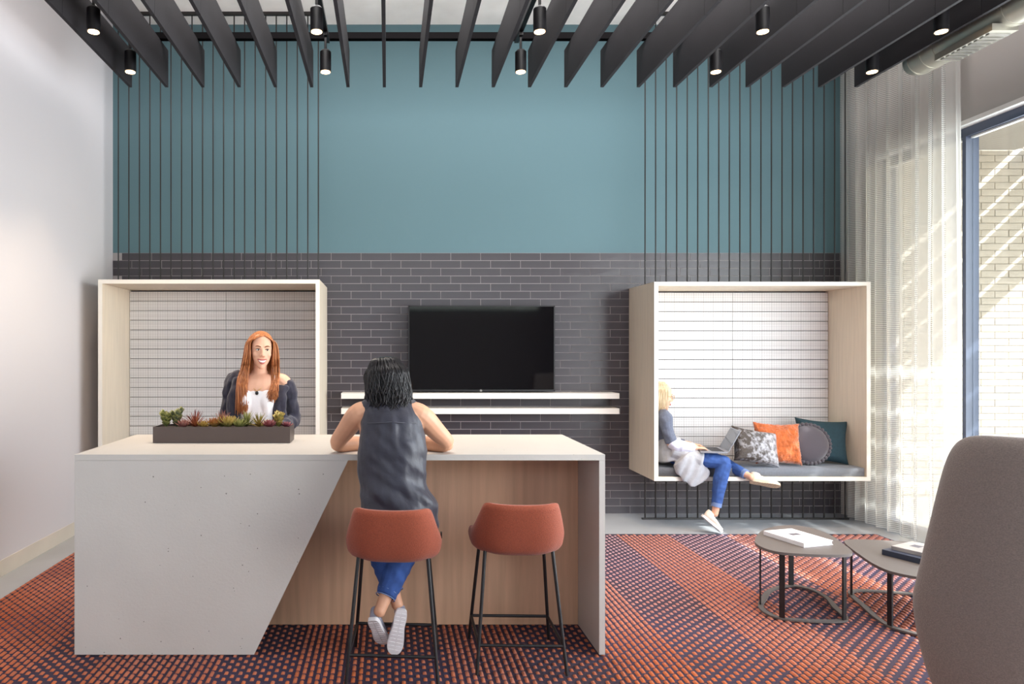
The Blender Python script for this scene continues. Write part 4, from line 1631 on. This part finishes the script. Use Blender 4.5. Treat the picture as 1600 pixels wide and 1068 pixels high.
def red_strand(i, n):
    s = -1 if i % 2 else 1
    t = rh.random()
    y0 = -0.066 + 0.13 * t
    j = lambda a: rh.uniform(-a, a)
    wd = rh.random()
    length = (0.395 if s < 0 else 0.315) * rh.uniform(0.86, 1.03)
    xe = (0.072 + 0.068 * wd) if s < 0 else (0.078 + 0.054 * wd)
    front = 1 - t
    return [H1 @ V((0.008 + j(0.004), y0, 0.122 - 0.055 * abs(y0 * 9) ** 2 * (1 if y0 < 0 else 0.6))),
            H1 @ V((s * 0.046, y0 - 0.004, 0.113 - 0.028 * front)),
            H1 @ V((s * (0.074 + 0.022 * wd), y0 * 0.9 + 0.004, 0.05)),
            H1 @ V((s * (0.070 + 0.042 * wd) + j(0.004), y0 * 0.7 - 0.02 * front + 0.02 * t, -0.04)),
            H1 @ V((s * (0.076 + 0.05 * wd) + j(0.006), -0.03 * front + 0.05 * t, -0.13)),
            P(s * xe + 0.012, -0.085 - 0.022 * wd + (0.02 if s > 0 else 0) + j(0.008), 1.588 - 0.22),
            P(s * (xe - 0.006) + 0.012 + j(0.014), -0.132 + 0.02 * wd + j(0.006), 1.588 - length + j(0.02))]


strands(bm, 420, red_strand, 0.0040, 0.0015)
obj('hair_strands', bm, M['hair_red'], hr, smooth=True)

# --- the woman seated on the bar stool, seen from behind
SZ = 0.672
BS = V((0.045, 3.43, SZ))
H2 = head_matrix(V((-0.022, 3.545, 1.402)), 217, 10)
bm = bmesh.new()
add_loft(bm, [V((0.052, 3.42, 0.765)), V((0.035, 3.43, 0.93)), V((0.022, 3.445, 1.10)), V((0.014, 3.465, 1.22)), V((0.008, 3.485, 1.295)), V((0.002, 3.495, 1.325))],
         [(0.170, 0.115), (0.13, 0.095), (0.15, 0.10), (0.158, 0.095), (0.125, 0.066), (0.07, 0.055)], n=20)
add_loft(bm, [V((0.002, 3.49, 1.30)), V((-0.006, 3.515, 1.345)), V((-0.012, 3.53, 1.37))], [0.052, 0.05, 0.05])
add_head(bm, H2)
add_loft(bm, [V((-0.09, 3.485, 1.285)), V((-0.148, 3.49, 1.262)), V((-0.212, 3.56, 1.18)), V((-0.262, 3.625, 1.096)), V((-0.17, 3.72, 1.086)), V((-0.04, 3.80, 1.078))],
         [0.05, 0.058, 0.050, 0.040, 0.040, 0.026], side=(0, 1, 0))
add_loft(bm, [V((0.105, 3.485, 1.285)), V((0.168, 3.49, 1.255)), V((0.245, 3.56, 1.175)), V((0.308, 3.625, 1.096)), V((0.20, 3.71, 1.088)), V((0.07, 3.78, 1.08))],
         [0.05, 0.058, 0.050, 0.040, 0.040, 0.026], side=(0, 1, 0))
hand(bm, (-0.04, 3.80, 1.078), (0.8, 0.6, -0.05), (0, 0, -1), (0.0, 1, 0.2), 0.35, 0.95)
hand(bm, (0.07, 3.78, 1.08), (-0.95, -0.02, -0.02), (0, 0, -1), (0.0, 1, 0.2), 0.35, 0.95)
RK, LK = V((0.155, 3.77, 0.665)), V((-0.085, 3.78, 0.665))
RA, LA = V((-0.028, 3.520, 0.292)), V((0.040, 3.585, 0.300))
for hip, kn, an in ((V((0.125, 3.44, 0.755)), RK, RA), (V((-0.02, 3.44, 0.755)), LK, LA)):
    add_loft(bm, [hip, (hip + kn) / 2 + V((0, 0, 0.01)), kn], [0.075, 0.066, 0.05])
    add_loft(bm, [kn, kn.lerp(an, 0.35) + V((0, -0.012, 0)), an, an.lerp(kn, -0.08)], [0.05, 0.052, 0.032, 0.031])
w2 = person(bm, M['skin_tan'], 'person with black wavy bob seated on a stool, back turned, elbows on desk', BS)
face_parts(H2, w2, brow='hair_black')
bm = bmesh.new()
add_loft(bm, [V((0.054, 3.418, 0.715)), V((0.052, 3.418, 0.80)), V((0.030, 3.428, 0.91)), V((0.022, 3.44, 1.02)), V((0.020, 3.447, 1.10)), V((0.016, 3.462, 1.20)), V((0.012, 3.478, 1.275)), V((0.008, 3.488, 1.315)), V((0.004, 3.496, 1.338))],
         [(0.196, 0.138), (0.190, 0.136), (0.173, 0.124), (0.170, 0.120), (0.170, 0.118), (0.156, 0.114), (0.142, 0.092), (0.118, 0.072), (0.075, 0.058)], n=26, cap=0.12)
add_loft(bm, [V((-0.098, 3.485, 1.290)), V((0.01, 3.475, 1.316)), V((0.116, 3.485, 1.288))], [(0.050, 0.052), (0.05, 0.05), (0.050, 0.052)], side=(0, 1, 0), n=14)
b2 = fuse(bm, 0.005, 4)
b2.normal_update()
for v in b2.verts:
    p = v.co
    d = 0.012 * noise.noise(V((p.x * 9, p.y * 6, p.z * 5.5 - p.x * 4))) + 0.006 * noise.noise(V((p.x * 22 + p.z * 14, p.y * 10, p.z * 15)))
    # gathers falling from the yoke and folds above the hip
    d += 0.005 * math.sin((p.x - 0.02) * 95 + p.z * 6) * max(0, 1 - abs(p.z - 1.21) / 0.10) * max(0, 1 - abs(p.x - 0.02) / 0.11)
    d += 0.008 * math.sin(p.z * 52 + p.x * 38) * max(0, 1 - abs(p.z - 0.87) / 0.16) * (0.3 + 0.7 * max(0, min(1, (p.x + 0.08) / 0.2)))
    v.co += v.normal * d
blo = obj('blouse', b2, M['blouse'], w2, smooth=True)
bm = bmesh.new()
add_tube(bm, [V((0.015 + 0.135 * a, 3.468 - 0.112 * math.sqrt(max(0, 1 - (a * 0.93) ** 2)) - 0.006, 1.225 + 0.012 * (1 - abs(a)))) for a in [k / 10 - 1 for k in range(21)]], 0.0028, 6)
obj('yoke_seam', bm, M['blouse'], blo, smooth=True)
bm = bmesh.new()
for hip, kn, an in ((V((0.130, 3.43, 0.752)), RK, RA), (V((-0.025, 3.43, 0.752)), LK, LA)):
    e = an.lerp(kn, 0.10)
    add_loft(bm, [hip, (hip + kn) / 2 + V((0, 0, 0.01)), kn], [0.083, 0.074, 0.060])
    add_loft(bm, [kn, kn.lerp(an, 0.35) + V((0, -0.014, 0)), kn.lerp(an, 0.7), e], [0.066, 0.074, 0.064, 0.052], cap=0.15)
jn = obj('jeans', fuse(bm, 0.005, 3, (0.006, 26, (1, 1, 1.4))), M['jeans'], w2, smooth=True)
for kn, an in ((RK, RA), (LK, LA)):
    bm = bmesh.new()
    e, f = an.lerp(kn, 0.085), an.lerp(kn, 0.15)
    s, u = frame_of(f - e)
    for q in (e, f):
        add_tube(bm, [q + (s * math.cos(a) + u * math.sin(a)) * 0.0515 for a in [2 * PI * k / 24 for k in range(24)]], 0.0026, 6, closed=True)
    obj('hem_stitching', bm, M['jeans_cuff'], jn, smooth=True)
shoe((-0.078, 3.462, 0.232), (-0.022, 3.595, 0.058), (0.10, 0.80, 0.58), w2, M['shoe_grey'], M['sole'])
shoe((0.072, 3.500, 0.272), (0.028, 3.515, 0.040), (0.0, 1, 0.05), w2, M['shoe_grey'], M['sole'])
bm = bmesh.new()
add_ball(bm, (0, 0.030, 0.036), (0.098, 0.104, 0.102), 20, 14, H2)
add_loft(bm, [(0, 0.045, 0.03), (0, 0.055, -0.06), (0.0, 0.060, -0.145)], [(0.096, 0.085), (0.098, 0.078), (0.086, 0.058)], mtx=H2, n=20)
hb2 = obj('hair', fuse(bm, 0.006, 3, (0.010, 22, (1, 1, 0.6))), M['hair_black'], w2, smooth=True)
bm = bmesh.new()
rh2 = random.Random(8)


def bob_strand(Hm, rr, ln, wave, vol=1.0, span=0.62):
    a = rr.uniform(-span, span) * PI + PI / 2      # around the back of the head, front left open
    ca, sa = math.cos(a), math.sin(a)
    L = ln * rr.uniform(0.82, 1.08)
    ph = rr.uniform(0, 6.28)
    k = rr.uniform(0.98, 1.08) * vol
    out = [Hm @ V((0.02 * ca, 0.02 + 0.02 * sa, 0.139 * (0.5 + 0.5 * k)))]
    prof = ((0.0, 0.064, 0.127), (0.25, 0.104, 0.056), (0.5, 0.108, -0.03), (0.78, 0.108, -0.10), (1.0, 0.096, -0.15))
    for q in range(9):
        t = q / 8
        i = min(3, sum(1 for p in prof[1:] if t > p[0]))
        f = (t - prof[i][0]) / (prof[i + 1][0] - prof[i][0])
        r = prof[i][1] * (1 - f) + prof[i + 1][1] * f
        z = prof[i][2] * (1 - f) + prof[i + 1][2] * f
        zz = z if z > 0 else z * L / 0.15
        w = wave * math.sin(ph + t * 11) * (0.25 + t)
        rr_ = r * k + 0.6 * wave * math.cos(ph * 1.7 + t * 9) * t
        out.append(Hm @ V((ca * rr_ + w * sa, 0.030 + sa * rr_ * 1.02 - w * ca, zz + 0.004)))
    return out


strands(bm, 330, lambda i, n: bob_strand(H2, rh2, 0.165, 0.019), 0.0050, 0.0016)
obj('hair_strands', bm, M['hair_black'], hb2, smooth=True)

# --- the blonde woman sitting in the right pod
BB = V((2.56, 6.32, SEAT_Z))
H3 = head_matrix(V((2.515, 6.37, 1.172)), 88, 6)
bm = bmesh.new()
add_loft(bm, [V((2.565, 6.34, 0.66)), V((2.53, 6.35, 0.78)), V((2.50, 6.36, 0.90)), V((2.495, 6.365, 0.98)), V((2.495, 6.37, 1.035)), V((2.50, 6.37, 1.06))],
         [(0.160, 0.105), (0.125, 0.088), (0.145, 0.085), (0.150, 0.078), (0.11, 0.055), (0.055, 0.045)], side=(0, 1, 0), n=20)
add_loft(bm, [V((2.495, 6.37, 1.03)), V((2.505, 6.37, 1.09)), V((2.51, 6.37, 1.12))], [0.046, 0.044, 0.045])
add_head(bm, H3)
RW, LW = V((2.735, 6.13, 0.735)), V((2.765, 6.30, 0.742))
add_loft(bm, [V((2.495, 6.28, 1.015)), V((2.49, 6.21, 0.995)), V((2.50, 6.185, 0.88)), V((2.53, 6.165, 0.765)), V((2.63, 6.145, 0.742)), RW],
         [0.044, 0.047, 0.040, 0.036, 0.033, 0.023], side=(0, 1, 0))
add_loft(bm, [V((2.495, 6.46, 1.015)), V((2.50, 6.52, 0.99)), V((2.53, 6.53, 0.88)), V((2.57, 6.50, 0.775)), V((2.67, 6.40, 0.75)), LW],
         [0.044, 0.047, 0.040, 0.036, 0.033, 0.023], side=(0, 1, 0))
hand(bm, RW, (0.97, 0.1, -0.08), (0, 0, -1), (0, 1, 0), 0.35, 0.92)
hand(bm, LW, (0.95, -0.28, -0.08), (0, 0, -1), (0, -1, 0), 0.35, 0.92)
K3, A3 = V((2.955, 6.06, 0.615)), V((2.868, 6.045, 0.215))
K4, A4 = V((3.02, 6.36, 0.60)), V((3.165, 6.085, 0.50))
for hip, kn, an in ((V((2.60, 6.25, 0.645)), K3, A3), (V((2.60, 6.42, 0.64)), K4, A4)):
    add_loft(bm, [hip, (hip + kn) / 2, kn], [0.070, 0.062, 0.048])
    add_loft(bm, [kn, kn.lerp(an, 0.35) + V((-0.01, 0, 0)), an, an.lerp(kn, -0.12)], [0.048, 0.050, 0.030, 0.029])
w3 = person(bm, M['skin'], 'person with blond bob and glasses sitting in the right pod, typing, legs in blue jeans', BB)
face_parts(H3, w3, brow='hair_blond')
bm = bmesh.new()
for s in (-1, 1):
    add_tube(bm, [H3 @ V((s * 0.031 + 0.023 * math.cos(a), -0.104, 0.006 + 0.018 * math.sin(a))) for a in [2 * PI * k / 20 for k in range(20)]], 0.0019, 6, closed=True)
    add_tube(bm, [H3 @ V((s * 0.054, -0.103, 0.010)), H3 @ V((s * 0.074, -0.07, 0.012)), H3 @ V((s * 0.082, 0.01, 0.012))], 0.0017, 6)
add_tube(bm, [H3 @ V((-0.009, -0.104, 0.010)), H3 @ V((0, -0.108, 0.012)), H3 @ V((0.009, -0.104, 0.010))], 0.0017, 6)
obj('glasses', bm, M['gold'], w3, smooth=True)
bm = bmesh.new()
add_loft(bm, [V((2.555, 6.335, 0.70)), V((2.525, 6.35, 0.79)), V((2.50, 6.36, 0.90)), V((2.496, 6.365, 0.98)), V((2.497, 6.37, 1.045))],
         [(0.158, 0.108), (0.142, 0.100), (0.155, 0.096), (0.158, 0.088), (0.10, 0.058)], side=(0, 1, 0), n=22, cap=0.3)
add_loft(bm, [V((2.495, 6.28, 1.015)), V((2.49, 6.205, 0.995)), V((2.50, 6.178, 0.88)), V((2.525, 6.160, 0.785))], [0.05, 0.058, 0.054, 0.050], side=(0, 1, 0), cap=0.3)
add_loft(bm, [V((2.495, 6.46, 1.015)), V((2.50, 6.525, 0.99)), V((2.53, 6.535, 0.88)), V((2.57, 6.505, 0.775)), V((2.66, 6.41, 0.752)), V((2.72, 6.35, 0.748))], [0.05, 0.058, 0.052, 0.048, 0.042, 0.036], side=(0, 1, 0), cap=0.3)
obj('sweater', fuse(bm, 0.005, 4, (0.008, 20, (1, 1, 1))), M['bluegrey_knit'], w3, smooth=True)
bm = bmesh.new()
add_loft(bm, [V((2.525, 6.160, 0.780)), V((2.57, 6.150, 0.755)), V((2.64, 6.142, 0.742)), V((2.715, 6.132, 0.737))], [0.052, 0.056, 0.050, 0.040], side=(0, 1, 0), cap=0.3)
obj('cuff_sleeve', fuse(bm, 0.005, 3, (0.006, 30, (1, 1, 1))), M['lilac_cloth'], w3, smooth=True)
# long pale cardigan: wraps the hips and drapes over the front of the bench
bm = bmesh.new()
add_loft(bm, [V((2.55, 6.335, 0.80)), V((2.56, 6.335, 0.70)), V((2.575, 6.33, 0.61))], [(0.165, 0.112), (0.182, 0.128), (0.200, 0.14)], side=(0, 1, 0), n=22, cap=0.15)
add_loft(bm, [V((2.56, 6.22, 0.70)), V((2.66, 6.19, 0.66)), V((2.78, 6.15, 0.625))], [(0.10, 0.085), (0.10, 0.088), (0.088, 0.085)], side=(0, 1, 0), n=18, cap=0.3)
add_loft(bm, [V((2.60, 6.12, 0.64)), V((2.67, 6.100, 0.56)), V((2.735, 6.098, 0.49)), V((2.775, 6.098, 0.445))],
         [(0.06, 0.10), (0.026, 0.125), (0.016, 0.112), (0.012, 0.090)], side=(0, 1, 0), n=18, cap=0.2)
b2 = fuse(bm, 0.005, 4)
b2.normal_update()
for v in b2.verts:
    p = v.co
    v.co += v.normal * (0.0062 * math.sin((p.x * 0.85 - p.z * 0.30) * 88 + 1.6 * noise.noise(p * 7)) * (0.4 + max(0, min(1, (0.72 - p.z) / 0.2))) * 0.8)
obj('cardigan', b2, M['palegrey_cloth'], w3, smooth=True)
bm = bmesh.new()
for hip, kn, an in ((V((2.60, 6.25, 0.645)), K3, A3), (V((2.60, 6.42, 0.64)), K4, A4)):
    e = an.lerp(kn, 0.10)
    add_loft(bm, [hip, (hip + kn) / 2, kn], [0.080, 0.072, 0.058])
    add_loft(bm, [kn, kn.lerp(an, 0.35) + V((-0.01, 0, 0)), e], [0.058, 0.060, 0.042], cap=0.15)
jn3 = obj('jeans', fuse(bm, 0.005, 3, (0.004, 30, (1, 1, 1))), M['jeans'], w3, smooth=True)
for kn, an in ((K3, A3), (K4, A4)):
    bm = bmesh.new()
    e, f = an.lerp(kn, 0.04), an.lerp(kn, 0.13)
    add_cyl(bm, e, f, 0.043, 20)
    obj('turned_cuff', bm, M['jeans_cuff'], jn3, smooth=True, angle=50)
shoe((2.742, 6.045, 0.150), (2.905, 6.02, 0.008), (0.66, 0.0, 0.75), w3, M['shoe_cream'], M['sole'])
shoe((3.185, 6.075, 0.440), (3.425, 6.035, 0.405), (0.05, 0.55, 0.83), w3, M['shoe_cream'], M['sole_tan'])
bm = bmesh.new()
add_ball(bm, (0, 0.012, 0.046), (0.087, 0.101, 0.092), 20, 14, H3)
add_loft(bm, [(0, 0.045, 0.03), (0, 0.05, -0.06), (0.0, 0.045, -0.125)], [(0.088, 0.07), (0.092, 0.062), (0.086, 0.05)], mtx=H3, n=20)
hb3 = obj('hair', fuse(bm, 0.006, 3), M['hair_blond'], w3, smooth=True)
bm = bmesh.new()
rh3 = random.Random(21)
strands(bm, 260, lambda i, n: bob_strand(H3, rh3, 0.150, 0.003, 0.90, 0.72), 0.0042, 0.0014)
obj('hair_strands', bm, M['hair_blond'], hb3, smooth=True)
